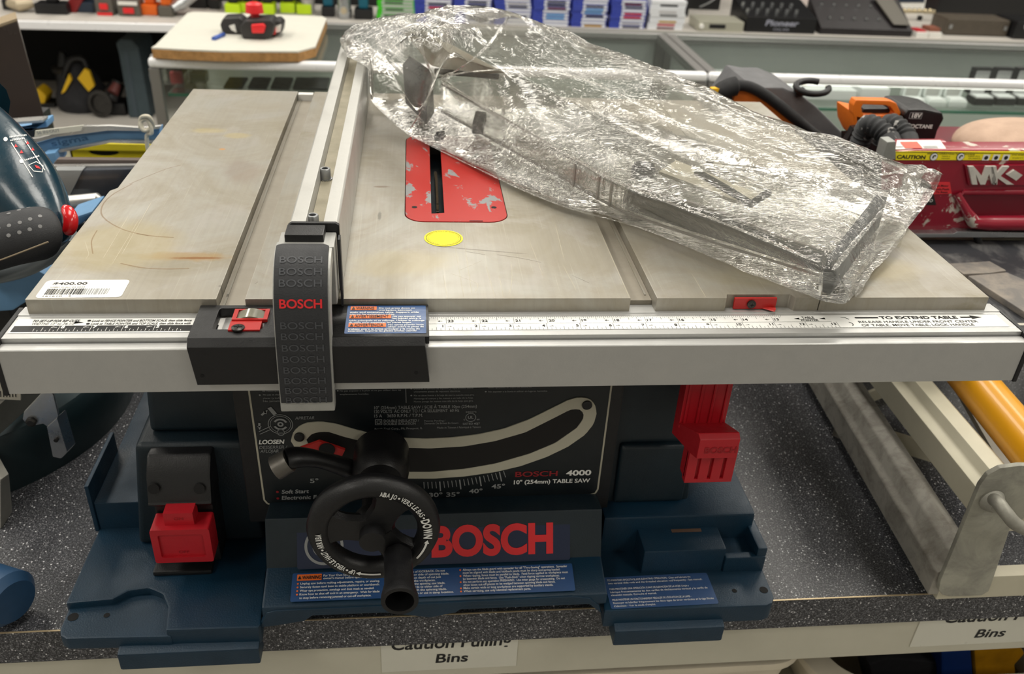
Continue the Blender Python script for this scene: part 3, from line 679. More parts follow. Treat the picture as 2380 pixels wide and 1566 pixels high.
ptx(pn, 'DOUBLE INSULATED /', 892, 980, 974, .0028); ptx(pn, 'DOUBLE ISOLATION', 892, 987, 966, .0028); ptx(pn, 'Patents Pending /', 986, 979, 1035, .002, 0); ptx(pn, 'Demande De Brevet En Cours', 986, 985, 1065, .002, 0)
ptx(pn, 'Bosch Tool Corp., Mt. Prospect, IL', 871, 998, 982, .0023, 0); ptx(pn, 'Made in Taiwan / Fabriqué à Taiwan', 1016, 995, 1117, .0022, 0); ptx(pn, 'EBS575', 1083, 958, 1107, .0017, 0); ptx(pn, 'LISTED 40J7', 1076, 986, 1115, .0022)
ux, uz = G(1094, 969); pn.mring(fp, ux, uz, .0042, .0047, 2).text(fp, 'UL', ux, uz-.0013, .003, None, .02, al='c', k=2).text(fp, 'c', ux-.0062, uz-.003, .0022, k=2).text(fp, 'us', ux+.0054, uz-.003, .0022, k=2)
qx, qz = G(880, 980)
for r_ in (.0028, .0014): pn.mline(fp, [(qx-r_, qz-r_), (qx+r_, qz-r_), (qx+r_, qz+r_), (qx-r_, qz+r_), (qx-r_, qz-r_)], .0005, 2)
pn.use(M_WHT)
ptx(pn, 'LOOSEN', 602, 1031, 660, .0046, .03, .2); pn.use(M_GREYP); ptx(pn, 'DESSERRER /', 603, 1042, 667, .0034, 0, .2); ptx(pn, 'AFLOJAR', 605, 1051, 648, .0034, 0, .2); ptx(pn, 'APRETAR', 686, 974, 731, .0034, 0, .2)
ptx(pn, 'Soft Start', 655, 1146, 718, .0046, .02, .15); ptx(pn, 'Electronic Feedback', 655, 1160, 792, .0046, .02, .15); ptx(pn, '5°', 721, 1121, 741, .005, .02)
for st_, u, v in (('30°', 997, 1154), ('35°', 1037, 1153), ('40°', 1090, 1145), ('45°', 1142, 1134)): ptx(pn, st_, u, v, u+31, .0052, .02)
pn.use(mk('dim_red_print', (140, 30, 36), .5)); ptx(pn, 'BOSCH', 1197, 1107, 1295, .0062, .02); pn.mdisc(fp, *G(645, 1142), .0013, 2).mdisc(fp, *G(646, 1157), .0013, 2)
pn.use(M_WHT); ptx(pn, '4000', 1315, 1104, 1373, .0062, .03); ptx(pn, '10" (254mm) TABLE SAW', 1194, 1124, 1370, .0048, .02)
# the little drawing of the crank
cx_, cz_ = G(652, 985); pn.use(M_GREYP).mring(fp, cx_, cz_, .0100, .0106, 2).mring(fp, cx_, cz_, .0084, .0088, 2).mring(fp, cx_, cz_, .0044, .0062, 2, 20, 150).mring(fp, cx_, cz_, .0044, .0062, 2, 200, 330).mring(fp, cx_, cz_, .0012, .0026, 2)
pn.mline(fp, [G(640, 962), G(626, 946)], .0035, 2).mline(fp, [G(628, 990), G(602, 1002)], .0006, 2).mline(fp, [G(629, 997), G(604, 1008)], .0006, 2).mring(fp, *G(653, 1004), .0028, .0034, 2).mline(fp, [G(608, 964), G(618, 955)], .0018, 2).mline(fp, [G(603, 982), G(603, 992)], .0018, 2)
for a_ in ((G(612, 955), G(622, 952), G(619, 962)), (G(598, 989), G(608, 989), G(604, 998))): pn.mpoly([fp.p(*c_, 2) for c_ in a_])
# degree ticks under the arc
for i, t_ in enumerate([k_/20 for k_ in range(21)]):
    u = 985+t_*185; v = 1113-26*t_*t_; dn = 22 if i % 5 == 4 else 15
    pn.mline(fp, [G(u, v+6), G(u+4*t_+1, v+6+dn)], .0011 if i % 5 == 4 else .0006, 2)
pn.build('bevel_panel', SAW)
OUT = [(676, 1025), (680, 1008), (690, 994), (710, 983), (745, 980), (780, 985), (830, 1000), (880, 1012), (930, 1018), (990, 1020), (1050, 1017), (1110, 1010), (1170, 997), (1230, 975), (1290, 945), (1320, 930), (1345, 923), (1370, 926), (1383, 940), (1387, 960), (1380, 985), (1360, 1010), (1320, 1038), (1270, 1062), (1210, 1083), (1150, 1097), (1080, 1107), (1010, 1112), (940, 1112), (860, 1105), (780, 1085), (720, 1065), (690, 1048)]
INN = [(712, 1022), (722, 1010), (738, 1004), (762, 1003), (800, 1015), (860, 1030), (930, 1040), (1000, 1042), (1080, 1037), (1150, 1025), (1220, 1005), (1290, 970), (1325, 952), (1345, 950), (1357, 960), (1355, 975), (1340, 995), (1290, 1030), (1230, 1055), (1150, 1078), (1080, 1090), (1000, 1097), (930, 1097), (860, 1090), (790, 1070), (740, 1048), (718, 1035)]
A = resamp([Q(u, v, yp-.001) for u, v in OUT], 140); B = resamp([Q(u, v, yp-.001) for u, v in INN], 140)
MB(mk('cream_arc_plate', (188, 184, 166), .5, 0, .05)).ring(A, B, (0, .0012, 0)).build('tilt_arc', SAW)
MB(mk('slot_dark', (16, 13, 11), .7)).raw([p+V((0, .0006, 0)) for p in B], [tuple(range(140))]).build('tilt_slot', SAW)
sw = MB(M_BLK)
for u, v in ((696, 1014), (1364, 940)): c_ = Q(u, v, yp-.001); sw.lathe([(.0045, 0), (.0045, .0018), (.003, .0024)], c_, (0, -1, 0), 18)
sw.build('arc_screw', SAW)
# --- tilt lock: black lever, red pointer
rp = MB(M_REDM)
RPp = [(697, 1042), (742, 1026), (802, 1046), (792, 1066), (760, 1060), (720, 1052)]
rp.prism([Q(u, v, .036) for u, v in RPp], (0, .003, 0)); rp.use(M_HOLE); a_ = Q(760, 1044, .035); rp.lathe([(.007, 0), (.007, .0012)], a_, (0, -1, 0), 20); rp.build('tilt_pointer', SAW)
lv = MB(M_BP); path = [Q(u, v, y) for u, v, y in ((852, 1105, .02), (800, 1085, .012), (745, 1068, .004), (700, 1062, 0), (665, 1066, -.004))]
lv.tube(curve(path, 14), [.011, .011, .0105, .010, .0095, .009, .0085, .0085, .009, .0095, .010, .0105, .0105, .010], 14, flat=.8); lv.build('lock_lever', SAW)
MB(mk('scuffed_metal', (120, 116, 110), .4, .7, .2, 60)).tube([Q(672, 1070, -.004), Q(640, 1088, -.006)], [.0098, .0105], 18).build('lever_tip', SAW)
hb = MB(M_BP).lathe([(.024, .045-.02), (.0245, .0), (.023, -.012), (.019, -.017)], PY(885, 1090, .01), (0, 1, 0), 32); hb.lathe([(.010, .03), (.010, -.06)], PY(868, 1198, -.045)+V((0, .03, 0)), (0, 1, 0), 20); hb.build('gear_housing', SAW)
# --- handwheel
wc = V((-.0655, -.060, -.1725)); WR = .0520
wb = MB(M_BP)
wb.lathe([(.0340, .001), (.0345, -.004), (.0385, -.008), (.045, -.0085), (.0500, -.006), (.0522, -.001), (.0515, .005), (.047, .008), (.040, .007), (.0355, .005), (.0340, .001)], wc, (0, 1, 0), 72, False)
wb.lathe([(.016, .010), (.0165, .0), (.0145, -.004), (.008, -.005), (.0001, -.005)], wc, (0, 1, 0), 32)
for ang in (62, 174, -52):
    a = math.radians(ang); d = V((math.cos(a), 0, math.sin(a))); nrm = V((-d.z, 0, d.x)); wl_ = .0135
    rings = []
    for r_, wd_ in ((.008, .013), (.015, .0125), (.022, .0125), (.030, .0155), (.0375, .022)):
        c_ = wc+d*r_; rings.append([c_+nrm*(wd_*i)+V((0, j, 0)) for i, j in ((-1, 0), (-.8, -.005), (.8, -.005), (1, 0), (.8, .005), (-.8, .005))])
    wb.loft(rings, True)
fw = Fr(wc+V((0, -.0088, 0)), (1, 0, 0), (0, 0, 1), .0004); wb.use(M_WHT)
wb.arctext(fw, 'ABAJO • VERS LE BAS •', 0, 0, .0425, 82, 22, .0045).arctext(fw, 'DOWN', 0, 0, .0425, 21, -7, .0065, bold=.04)
wb.arctext(fw, 'UP • VERS LE HAUT • ARRIBA', 0, 0, .0425, -112, -184, .0046, bold=.03)
for a0_, a1_ in ((-38, -14), (-84, -106)):
    wb.mring(fw, 0, 0, .0415, .0432, 1, a0_, a1_, 12); e_ = 5 if a1_ > a0_ else -5
    pp = [(.0445, a1_), (.0402, a1_), (.0425, a1_+e_)]; wb.mpoly([fw.p(r_*math.cos(math.radians(t_)), r_*math.sin(math.radians(t_))) for r_, t_ in pp])
wb.build('handwheel', SAW, sharp=50)
MB(M_DSTEEL).lathe([(.0048, 0), (.0048, -.0015), (.003, -.002)], wc+V((0, -.005, 0)), (0, 1, 0), 18).build('wheel_screw', SAW)
g0 = V((PY(925, 1285, -.066).x, -.066, PY(925, 1285, -.066).z)); ge = V((g0.x+.002, -.117, g0.z+.001))
gr = MB(M_BP); n_ = 32; rings = []
for t_, r_ in ((0, .0105), (.05, .0118), (.5, .0120), (.72, .0122), (.80, .0128), (.93, .0142), (1, .0140), (1, .0108), (.6, .0100)):
    c_ = g0.lerp(ge, t_); rings.append([c_+V((r_*math.cos(q_), 0, r_*math.sin(q_)))*(1 if t_ > .75 else 1-.05*(1+math.cos(6*q_))/2) for q_ in [2*math.pi*i/n_ for i in range(n_)]])
rings = [[V((p.x if False else p.x, p.y, p.z)) for p in r] for r in rings]
gr = MB(M_BP); R2 = []
for t_, r_ in ((0, .0105), (.05, .0118), (.5, .0120), (.72, .0122), (.80, .0128), (.93, .0142), (1, .0140), (1, .0108), (.6, .0100)):
    c_ = g0.lerp(ge, t_); R2.append([c_+V((r_*k_*math.cos(q_), 0, r_*k_*math.sin(q_))) for q_ in [2*math.pi*i/n_ for i in range(n_)] for k_ in [1 if t_ > .75 else 1-.06*(1+math.cos(6*q_))/2]])
gr.loft(R2, True).use(M_HOLE).lathe([(.0101, 0), (.0101, .0005)], g0.lerp(ge, .62), (0, 1, 0), 24); gr.build('wheel_grip', SAW)
# --- left column with the switch
xc0, xc1 = -.2850, -.1790
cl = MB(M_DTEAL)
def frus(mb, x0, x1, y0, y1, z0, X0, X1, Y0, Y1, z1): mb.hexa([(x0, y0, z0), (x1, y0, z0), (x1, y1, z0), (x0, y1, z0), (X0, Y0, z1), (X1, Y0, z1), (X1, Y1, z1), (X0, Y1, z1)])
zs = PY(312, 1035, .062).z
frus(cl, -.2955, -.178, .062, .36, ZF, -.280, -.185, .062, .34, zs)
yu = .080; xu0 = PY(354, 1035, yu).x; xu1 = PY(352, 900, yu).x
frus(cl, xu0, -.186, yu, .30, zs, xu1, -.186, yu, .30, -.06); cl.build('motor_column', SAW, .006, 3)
# cord tray beside it
yw = .0835; w0 = PY(218, 1130, yw); wbk = PZ(283, 1003, w0.z)
tr_ = MB(M_TEAL); tr_.box(-.3415, -.3375, yw, wbk.y, ZF-.002, w0.z); zt_ = PY(240, 1172, yw).z
tr_.box(-.3375, -.285, yw+.002, .30, ZF-.002, zt_).box(-.302, -.287, .16, .175, zt_, zt_+.03); tr_.build('cord_tray', SAW, .0012)
# switch
S = lambda u, v, y: PY(u, v, y)
swb = MB(M_BP); a, b = S(342, 1070, .045), S(497, 1068, .045); c_ = S(345, 1180, .030); d_ = S(495, 1180, .030)
prof = [(.070, a.z), (.050, a.z+.002), (.038, a.z-.012), (.030, a.z-.035), (.028, c_.z+.004), (.031, c_.z), (.070, c_.z)]
swb.prism([(c_.x, y, z) for y, z in prof], (d_.x-c_.x, 0, 0)); e_ = S(362, 1322, .030); swb.box(c_.x+.003, d_.x-.001, .034, .070, e_.z+.004, c_.z+.002); swb.box(e_.x, S(497, 1316, .028).x, .020, .06, e_.z, e_.z+.006)
swb.use(M_HOLE)
fsw = Fr((0, .0335, 0), (1, 0, 0), (0, .35, 1), .0006)
swb.build('switch_housing', SAW, .003, 2)
for u in (357, 463): p_ = S(u, 1136, .0318); MB(M_HOLE).lathe([(.0048, 0), (.0048, .003)], p_+V((0, -.0003, .0001)), (0, .945, -.327), 20).build('switch_hole', SAW)
pd = MB(M_RED); a, b = S(352, 1232, .012), S(494, 1300, .012); t0_, t1_ = S(383, 1188, .024), S(450, 1230, .024)
zt2 = S(400, 1228, .012).z; zb2 = S(420, 1303, .012).z; x0_, x1_ = S(354, 1260, .012).x, S(492, 1260, .012).x
OA, IB = match(rrect(x0_, x1_, zb2, zt2, .002, 2), rrect(x0_+.006, x1_-.006, zb2+.006, zt2-.006, .002, 2))
pd.ring([(p[0], .010, p[1]) for p in OA], [(p[0], .010, p[1]) for p in IB], (0, .022, 0)); pd.box(x0_+.005, x1_-.005, .0125, .030, zb2+.005, zt2-.005)
xa_, xb_ = S(383, 1210, .018).x, S(452, 1210, .018).x; pd.box(xa_, xb_, .016, .032, zt2-.002, S(415, 1186, .02).z); pd.build('switch_paddle', SAW, .0012)
pe = MB(mk('dark_red_plastic', (150, 16, 26), .4)); fo = Fr(((x0_+x1_)/2, .0125, zb2+.009), (1, 0, 0), (0, 0, 1), .0003); pe.text(fo, 'OFF', 0, 0, .003, .009, .01, al='c'); fo2 = Fr(((xa_+xb_)/2, .016, zt2+.006), (1, 0, 0), (0, 0, 1), .0003); pe.text(fo2, 'ON', 0, 0, .003, .008, .01, al='c'); pe.build('switch_lettering', SAW)
# --- right column, side shelf, accessory pocket
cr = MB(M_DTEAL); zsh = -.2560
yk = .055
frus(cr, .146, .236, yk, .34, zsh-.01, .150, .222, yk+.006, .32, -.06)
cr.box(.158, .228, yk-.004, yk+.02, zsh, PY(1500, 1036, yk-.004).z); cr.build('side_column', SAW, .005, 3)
sf = PZ(1757, 1193, zsh); sb = MB(M_TEAL); fl = PZ(1430, 1216, zsh)
sb.box(.146, sf.x, sf.y, .44, ZF-.002, zsh); sb.build('side_shelf', SAW, .003)
pc = MB(M_TEAL); zp = -.2715; f0 = PZ(1498, 1282, zp); f1 = PZ(1690, 1276, zp); rx = PZ(1790, 1282, zp)
pc.box(f0.x, f1.x, f0.y, sf.y+.004, ZF-.002, zp).box(f1.x, rx.x-.008, f0.y+.004, sf.y+.004, ZF-.002, zp-.016).box(rx.x-.010, rx.x, f0.y-.001, sf.y+.012, ZF-.002, zp).box(f1.x, rx.x, f0.y-.002, f0.y+.006, ZF-.002, zp-.010)
pc.build('accessory_pocket', SAW, .002)
fq = Fr((0, 0, zp), (1, 0, 0), (0, 1, 0), .0003); a_, b_ = PZ(1562, 1238, zp), PZ(1628, 1228, zp); MB(mk('rusty_bar', (92, 70, 56), .6)).mrect(fq, a_.x, a_.y, b_.x-a_.x, b_.y-a_.y).build('pocket_window', SAW)
ml, W, H = quadfr(PZ(1421, 1416, ZF), PZ(1671, 1403, ZF), PZ(1410, 1342, ZF), .0003)
mb_ = MB(mk('lube_label', (56, 84, 128), .35, 0, .08, 50)).mround(ml, 0, 0, W, H, .002, 1).use(M_WHT)
lines(mb_, ml, ['TO MAINTAIN SMOOTH BLADE ELEVATING OPERATION - Clean and lubricate the', 'two vertical slide rods and the threaded elevation rod frequently - See manual.'], W*.03, H*.86, H*.06, H*.095, W*.9, bold=0)
lines(mb_, ml, ['PARA MANTENER UNA OPERACIÓN SUAVE DE ELEVACIÓN DE LA HOJA: Limpie y', 'lubrique frecuentemente las dos varillas de deslizamiento vertical y la varilla de', 'elevación roscada. Consulte el manual.'], W*.03, H*.58, H*.06, H*.095, W*.92, bold=0)
lines(mb_, ml, ['POUR MAINTENIR UN FONCTIONNEMENT RÉGULIER DE L’ÉLÉVATION DE LA LAME -', 'Nettoyer et lubrifier fréquemment les deux tiges de tiroir verticales et la tige filetée', 'd’elevation - Voir le mode d’emploi.'], W*.03, H*.24, H*.06, H*.095, W*.94, bold=0)
mb_.build('lubrication_label', SAW)
# --- red release handle under the rail
rh = MB(M_RED); yh = .004
h = lambda u, v, y: PY(u, v, y)
xa, xb = h(1583, 960, yh).x, h(1690, 960, yh).x; zj = h(1600, 985, yh).z
rh.box(xa, xb, yh, yh+.014, zj-.004, -.052)
for k in range(4): xk = xa+.004+(xb-xa-.008)*k/3; rh.box(xk-.0012, xk+.0012, yh-.0015, yh, zj, -.052)
yf = -.034; A = [h(1622, 1020, yf), h(1716, 1012, yf)]; zf0 = h(1660, 1065, yf).z; zf1 = h(1665, 1022, yf).z; x0f, x1f = h(1624, 1040, yf).x, h(1717, 1040, yf).x
rh.prism([(0, yh+.014, zj-.016), (0, yh+.014, zj+.004), (0, yh, zj+.001), (0, yf+.006, zf1+.004), (0, yf, zf1), (0, yf, zf0), (0, yf+.008, zf0-.002)], (x1f-x0f, 0, 0)) if False else None
prof = [(yh+.014, zj-.02), (yh+.014, zj+.004), (yh, zj+.001), (yf+.005, zf1+.0035), (yf, zf1), (yf, zf0), (yf+.010, zf0-.003)]
L0 = [(xa+(x0f-xa)*min(1, max(0, (yh-y)/(yh-yf))), y, z) for y, z in prof]; L1 = [(xb+(x1f-xb)*min(1, max(0, (yh-y)/(yh-yf))), y, z) for y, z in prof]
rh.loft([L0, L1], True, False)
yl = -.022; xg0, xg1 = h(1594, 1100, yl).x, h(1704, 1100, yl).x; zg = h(1650, 1121, yl).z; n5 = 7
rb = MB(M_RED)
gap = .0028; seg_ = (xg1-xg0-3*gap)/4
rb.box(xg0, xg1, yl+.003, yl+.016, zg+.003, zf0+.002).box(xg0, xg1, yl, yl+.008, zg, zg+.004)
for k in range(4): xk = xg0+k*(seg_+gap); rb.box(xk, xk+seg_, yl, yl+.006, zg+.003, zf0+.001)
rh.build('release_handle', SAW, .0022, 2); rb.build('handle_ribs', SAW, .0008)
fh = Fr(((x0f+x1f)/2+.002, yf, (zf0+zf1)/2-.004), (1, 0, 0), (0, 0, 1), .0004); MB(mk('dark_red_plastic', (150, 16, 26), .4)).text(fh, 'BOSCH', 0, 0, .0062, (x1f-x0f)*.8, .03, al='c').build('handle_lettering', SAW)
# ================================================================== rip fence
FEN = thing('rip_fence', (-.105, .2, 0), 'aluminium rip fence with black carriage and rubber covered lever, across the table saw', 'rip fence')
fx0, fx1, fzt, fy0, fy1 = -.1215, -.0865, .0560, .0130, .572
ca, cb, cdp = fx0+.0115, fx1-.0108, .042
M_FEN = mk('fence_aluminium', (190, 189, 184), .42, .35, .05, 24, .1, 500)
prf = [(fx0, .0012), (fx0, fzt-.0015), (fx0+.0015, fzt), (ca, fzt), (ca, cdp), (cb, cdp), (cb, fzt), (fx1-.0015, fzt), (fx1, fzt-.0015), (fx1, .0012)]
MB(M_FEN).prism([(x, fy0, z) for x, z in prf], (0, fy1-fy0, 0)).build('fence_beam', FEN, .0005)
MB(mk('channel_floor', (176, 168, 146), .55, .2, .15, 40)).box(ca+.0002, cb-.0002, fy0+.001, fy1-.001, cdp, cdp+.0006).build('channel_strip', FEN)
for u, v in ((756, 402), (727, 511)):
    b = PZ(u, v, cdp+.006); b.z = cdp
    bt = MB(M_STEEL); bt.lathe([(.0045, .0006), (.0045, .0095), (.0040, .0102), (.0026, .0102), (.0026, .006)], b, (0, 0, 1), 24)
    tw = [(r*math.cos(2*math.pi*i/28)+b.x, r*math.sin(2*math.pi*i/28)+b.y, cdp+.0006) for i in range(28) for r in [.0062 if i % 2 else .0051]]
    bt.prism(tw, (0, 0, .0009)).use(M_HOLE).lathe([(.0026, .0065), (.0001, .0065)], b, (0, 0, 1), 6); bt.build('cap_screw', FEN)
MB(M_BP).prism([(fx0-.0006, fy0, .002), (fx0-.0006, fy0, fzt-.001), (fx0+.002, fy0, fzt+.0006), (fx1-.002, fy0, fzt+.0006), (fx1+.0006, fy0, fzt-.001), (fx1+.0006, fy0, .002)], (0, -.0035, 0)).build('fence_end_cap', FEN, .0006)
MB(M_RUB).box(fx1+.0002, fx1+.0018, -.004, .004, -.004, fzt-.006).build('side_gasket', FEN)
# carriage that rides on the rail
kx0, kx1, kyF, kyB, kzt, kzb = -.1880, -.0222, -.0520, -.0008, -.0046, -.0405
kb = MB(M_BP)
wA, wB = PZ(489, 765, kzt), PZ(627, 716, kzt)
A, B = match([(kx0, kyF+.005), (-.125, kyF+.005), (-.125, kyB), (kx0, kyB)], rrect(wA.x+.001, wB.x-.001, wA.y, wB.y, .002, 3))
kb.ring([(*p, kzt) for p in A], [(*p, kzt) for p in B], (0, 0, -.0065)).box(-.125, kx1, kyF+.005, kyB, kzt-.0065, kzt)
kb.prism([(kx0, kyF+.005, kzt), (kx0, kyF, kzt-.005), (kx0+.0032, kyF, kzb), (kx0+.0032, kyF+.006, kzb), (kx0, kyF+.0072, kzt-.0065)], (kx1-kx0-.003, 0, 0))
kb.build('fence_carriage', FEN, .0007)
fc = Fr((0, kyF, 0), (1, 0, 0), (0, 0, 1), .0003)
for u, v in ((470, 873), (967, 866)): q = PY(u, v, kyF); MB(M_HOLE).mdisc(fc, q.x, q.z, .0014).build('carriage_hole', FEN)
# cursor with lens in the window
ca_, cb_ = PZ(524, 767, kzt+.001), PZ(600, 767, kzt+.001); ct_, cu_ = PZ(541, 721, kzt+.001), PZ(612, 721, kzt+.001)
cs = MB(M_REDM); xs0, xs1 = ca_.x+.0015, cb_.x+.001; ym = ca_.y+.45*(ct_.y-ca_.y)
A, B = match([(xs0+.0005, ym), (xs1+.0035, ym), (xs1+.0035, ct_.y), (xs0+.0005, ct_.y)], [(xs0+.0035, ym+.002), (xs1+.0005, ym+.002), (xs1+.0005, ct_.y-.0015), (xs0+.0035, ct_.y-.0015)])
cs.ring([(*p, kzt+.0022) for p in A], [(*p, kzt+.0022) for p in B], (0, 0, -.003)).box(xs0, xs1, ca_.y, ym, kzt-.003, kzt+.0012); cs.build('fence_cursor', FEN, .0004)
ln = MB(mk('lens_plastic', (198, 196, 176), .12, 0, trans=.6)); L0, L1 = xs0+.003, xs1+.001
ln.loft([[(L0+(L1-L0)*t, y, kzt+.0004+.0032*math.sin(math.pi*t)) for y, t in ((yy, tt) for tt in [i/10 for i in range(11)] for yy in (ym+.0018,))]+[(L1, ym+.0018, kzt-.002), (L0, ym+.0018, kzt-.002)],
         [(L0+(L1-L0)*t, ct_.y-.0016, kzt+.0004+.0032*math.sin(math.pi*t)) for t in [i/10 for i in range(11)]]+[(L1, ct_.y-.0016, kzt-.002), (L0, ct_.y-.0016, kzt-.002)]], True, True); ln.build('cursor_lens', FEN)
q = PZ(553, 760, kzt+.002); MB(M_DSTEEL).lathe([(.0046, 0), (.0046, .0012), (.003, .0019)], q+V((0, 0, -.0012)), (0, 0, 1), 20).use(M_HOLE).box(q.x-.003, q.x+.003, q.y-.0003, q.y+.0003, q.z+.0002, q.z+.001).box(q.x-.0003, q.x+.0003, q.y-.002, q.y+.002, q.z+.0002, q.z+.001).build('cursor_screw', FEN)
# warning label on the carriage
fl, W, H = quadfr(PZ(800, 776, kzt), PZ(991, 775, kzt), PZ(812, 711, kzt), .0003)
kl = MB(M_BLUEL).mround(fl, 0, 0, W, H, .001, 1)
for k, (nm, wd_) in enumerate((('WARNING', .33), ('AVERTISSEMENT', .52), ('ADVERTENCIA', .46))):
    y = H*(.84-.305*k)
    kl.use(M_ORL).mrect(fl, W*.04, y-H*.015, W*wd_, H*.13, 2).use(M_BLK).text(fl, nm, W*.11, y, H*.095, W*(wd_-.1), .02, k=3).mpoly([fl.p(W*.055, y, 3), fl.p(W*.1, y, 3), fl.p(W*.078, y+H*.1, 3)])
kl.use(M_WHT); tl_ = [('Do not press down on', .40, .87, .46), ('workpiece between', .40, .795, .42), ('main and extension table. Support wide', .04, .715, .87), ('pieces by extension table.', .04, .64, .57),
    ('Ne pas appuyer sur', .58, .565, .36), ('les pièces entre la', .58, .495, .36), ('table principale et sa rallonge. Utiliser la rollonge', .04, .415, .94), ('de table pour supporter les pièces larges.', .04, .345, .78),
    ('No ejerza presión hacia', .53, .265, .44), ('abajo sobre la pieza de', .53, .195, .44), ('trabajo entre la mesa principal y la mesa de', .04, .12, .88), ('extensión. Soporte las piezas anchas usando', .04, .055, .84)]
for s_, x, y, wd_ in tl_: kl.text(fl, s_, W*x, H*y, H*.052, W*wd_, .015, k=2)
kl.build('warning_label', FEN)
# lever
hx, hw = -.1090, .0190
HP = [(-.0065, .0500), (-.014, .0502), (-.023, .0486), (-.034, .0420), (-.044, .0300), (-.0505, .012), (-.0545, -.010), (-.0570, -.035), (-.0585, -.0605)]
cv = curve([(0, y, z) for y, z in HP], 40)
def strip(mb, pts, x0f, x1f, th, off=0):
    rings = []
    for k, p in enumerate(pts):
        d = (pts[min(k+1, len(pts)-1)]-pts[max(k-1, 0)]).normalized(); n = V((0, -d.z, d.y))
        n = n if n.z-n.y > 0 else -n
        a = p+n*off; b = p+n*(off-th); t = k/(len(pts)-1); x0, x1 = x0f(t), x1f(t)
        rings.append([V((x0, a.y, a.z)), V((x1, a.y, a.z)), V((x1, b.y, b.z)), V((x0, b.y, b.z))])
    return mb.loft(rings, True, False)
lh = MB(mk('lever_aluminium', (178, 178, 174), .45, .45, .12, 60, .2, 500))
strip(lh, cv, lambda t: hx-hw-.0002, lambda t: hx+hw+.001*(1-t), .011, -.0006); lh.box(hx-hw+.001, hx+hw+.002, -.016, .0090, .004, .0500)
lh.build('lever_arm', FEN, .0016, 2)
kp = MB(M_BP); kp.box(hx-.0135, hx+.0135, -.0085, .0100, .044, .0556).build('lever_latch', FEN, .001)
cg = curve([(0, y, z) for y, z in HP], 80)[10:76]
rg = MB(M_RUB); strip(rg, cg, lambda t: hx-hw+.0008+.004*max(0, .04-t)/.04, lambda t: hx+hw-.0012-.004*max(0, .04-t)/.04, .0028, .0016); rg.build('lever_grip', FEN, .0007)
# raised lettering down the grip
L = [0]
for a, b in zip(cg, cg[1:]): L.append(L[-1]+(b-a).length)
def at_len(s_):
    k = max(i for i in range(len(L)-1) if L[i] <= s_); f = (s_-L[k])/(L[k+1]-L[k]); p = cg[k].lerp(cg[k+1], f); d = (cg[k+1]-cg[k]).normalized(); return p, d
M_EMB = mk('embossed_rubber', (72, 74, 78), .5)
def row_of(v):
    best = None
    for i in range(200):
        s_ = L[-1]*i/200; p, d = at_len(s_); q = p-CP; q.x = hx-CP.x
        vv = 783+F*(-q.dot(AU))/q.dot(AF)
        if best is None or abs(vv-v) < best[0]: best = (abs(vv-v), s_)
    return best[1]
for k, v in enumerate((610, 636, 662, 710, 757, 783, 808, 835, 860, 885, 907, 928)):
    p, d = at_len(row_of(v)); n = V((0, d.z, -d.y)); n = n if n.z-n.y > 0 else -n
    f = Fr((hx, p.y, p.z), (1, 0, 0), -d, .0016+.0005)
    t = MB(M_REDP if k == 3 else M_EMB); t.text(f, 'BOSCH', -.0002, -.0016, .0052 if k != 3 else .0062, .0285, .022 if k == 3 else 0, al='c'); t.build('grip_lettering', FEN)
# ================================================================== blade guard in its clear bag
GRD = thing('blade_guard', (.13, .22, .005), 'clear plastic blade guard with a white splitter, inside the clear plastic bag', 'blade guard')
GH = .040
_B = [(1018, 262), (1260, 398), (1396, 474), (1460, 505), (1640, 566), (1800, 616), (1926, 656)]
_T = [(1020, 190), (1250, 330), (1400, 410), (1464, 430), (1642, 484), (1790, 548), (1908, 604)]
nb_ = [PZ(*q, .007) for q in _B]; gd = (nb_[-1]-nb_[0]).normalized(); gn = V((-gd.y, gd.x, 0)); gn = gn if gn.x > 0 else -gn
nt_2 = [V((b.x, b.y, max(.03, PY(t[0], t[1], b.y).z-.003))) for b, t in zip(nb_, _T)]
NB_, NT_ = curve([p+gn*.005 for p in nb_], 40), curve([p+gn*.005 for p in nt_2], 40)
GW = .105
def wall(mb, i0, i1, off, th, lo=0.0, hi=1.0):
    A_ = [NB_[i].lerp(NT_[i], lo)+gn*off for i in range(i0, i1+1)]; B_ = [NB_[i].lerp(NT_[i], hi)+gn*off for i in range(i0, i1+1)]
    return mb.loft([[a, b, b+gn*th, a+gn*th] for a, b in zip(A_, B_)], True, False)
def near(u): return min(range(40), key=lambda i: abs(1190+F*(NB_[i]-CP).dot(AR)/(NB_[i]-CP).dot(AF)-u))
gw = MB(M_CLEAR); wall(gw, 0, 39, 0, .0025); wall(gw, 0, 39, GW, .0025)
gw.loft([[NT_[i], NT_[i]+gn*GW, NT_[i]+gn*GW+V((0, 0, -.0025)), NT_[i]+V((0, 0, -.0025))] for i in range(40)], True, False); gw.build('clear_hood', GRD)
ed = MB(mk('acrylic_edge', (190, 184, 176), .2, trans=.5)); wall(ed, 0, 39, -.0006, .003, .97, 1.02); wall(ed, 0, 39, -.0006, .003, 0, .05)
for u in (1326, 1396, 1416): i = near(u); ed.bar(NB_[i]-gn*.0008, NT_[i]-gn*.0008, .0022, .002, gd)
ed.build('hood_rib', GRD)
dk = MB(mk('grey_guard_plate', (66, 70, 75), .4, 0, .1, 40)); wall(dk, near(1444), 39, .003, .0025, .12, .92); dk.build('side_plate', GRD)
ee = MB(mk('grey_guard_plate', (66, 70, 75), .4)); ee.bar(PZ(1926, 642, .022), PZ(2040, 490, .026), .010, .030); ee.build('end_block', GRD, .002)
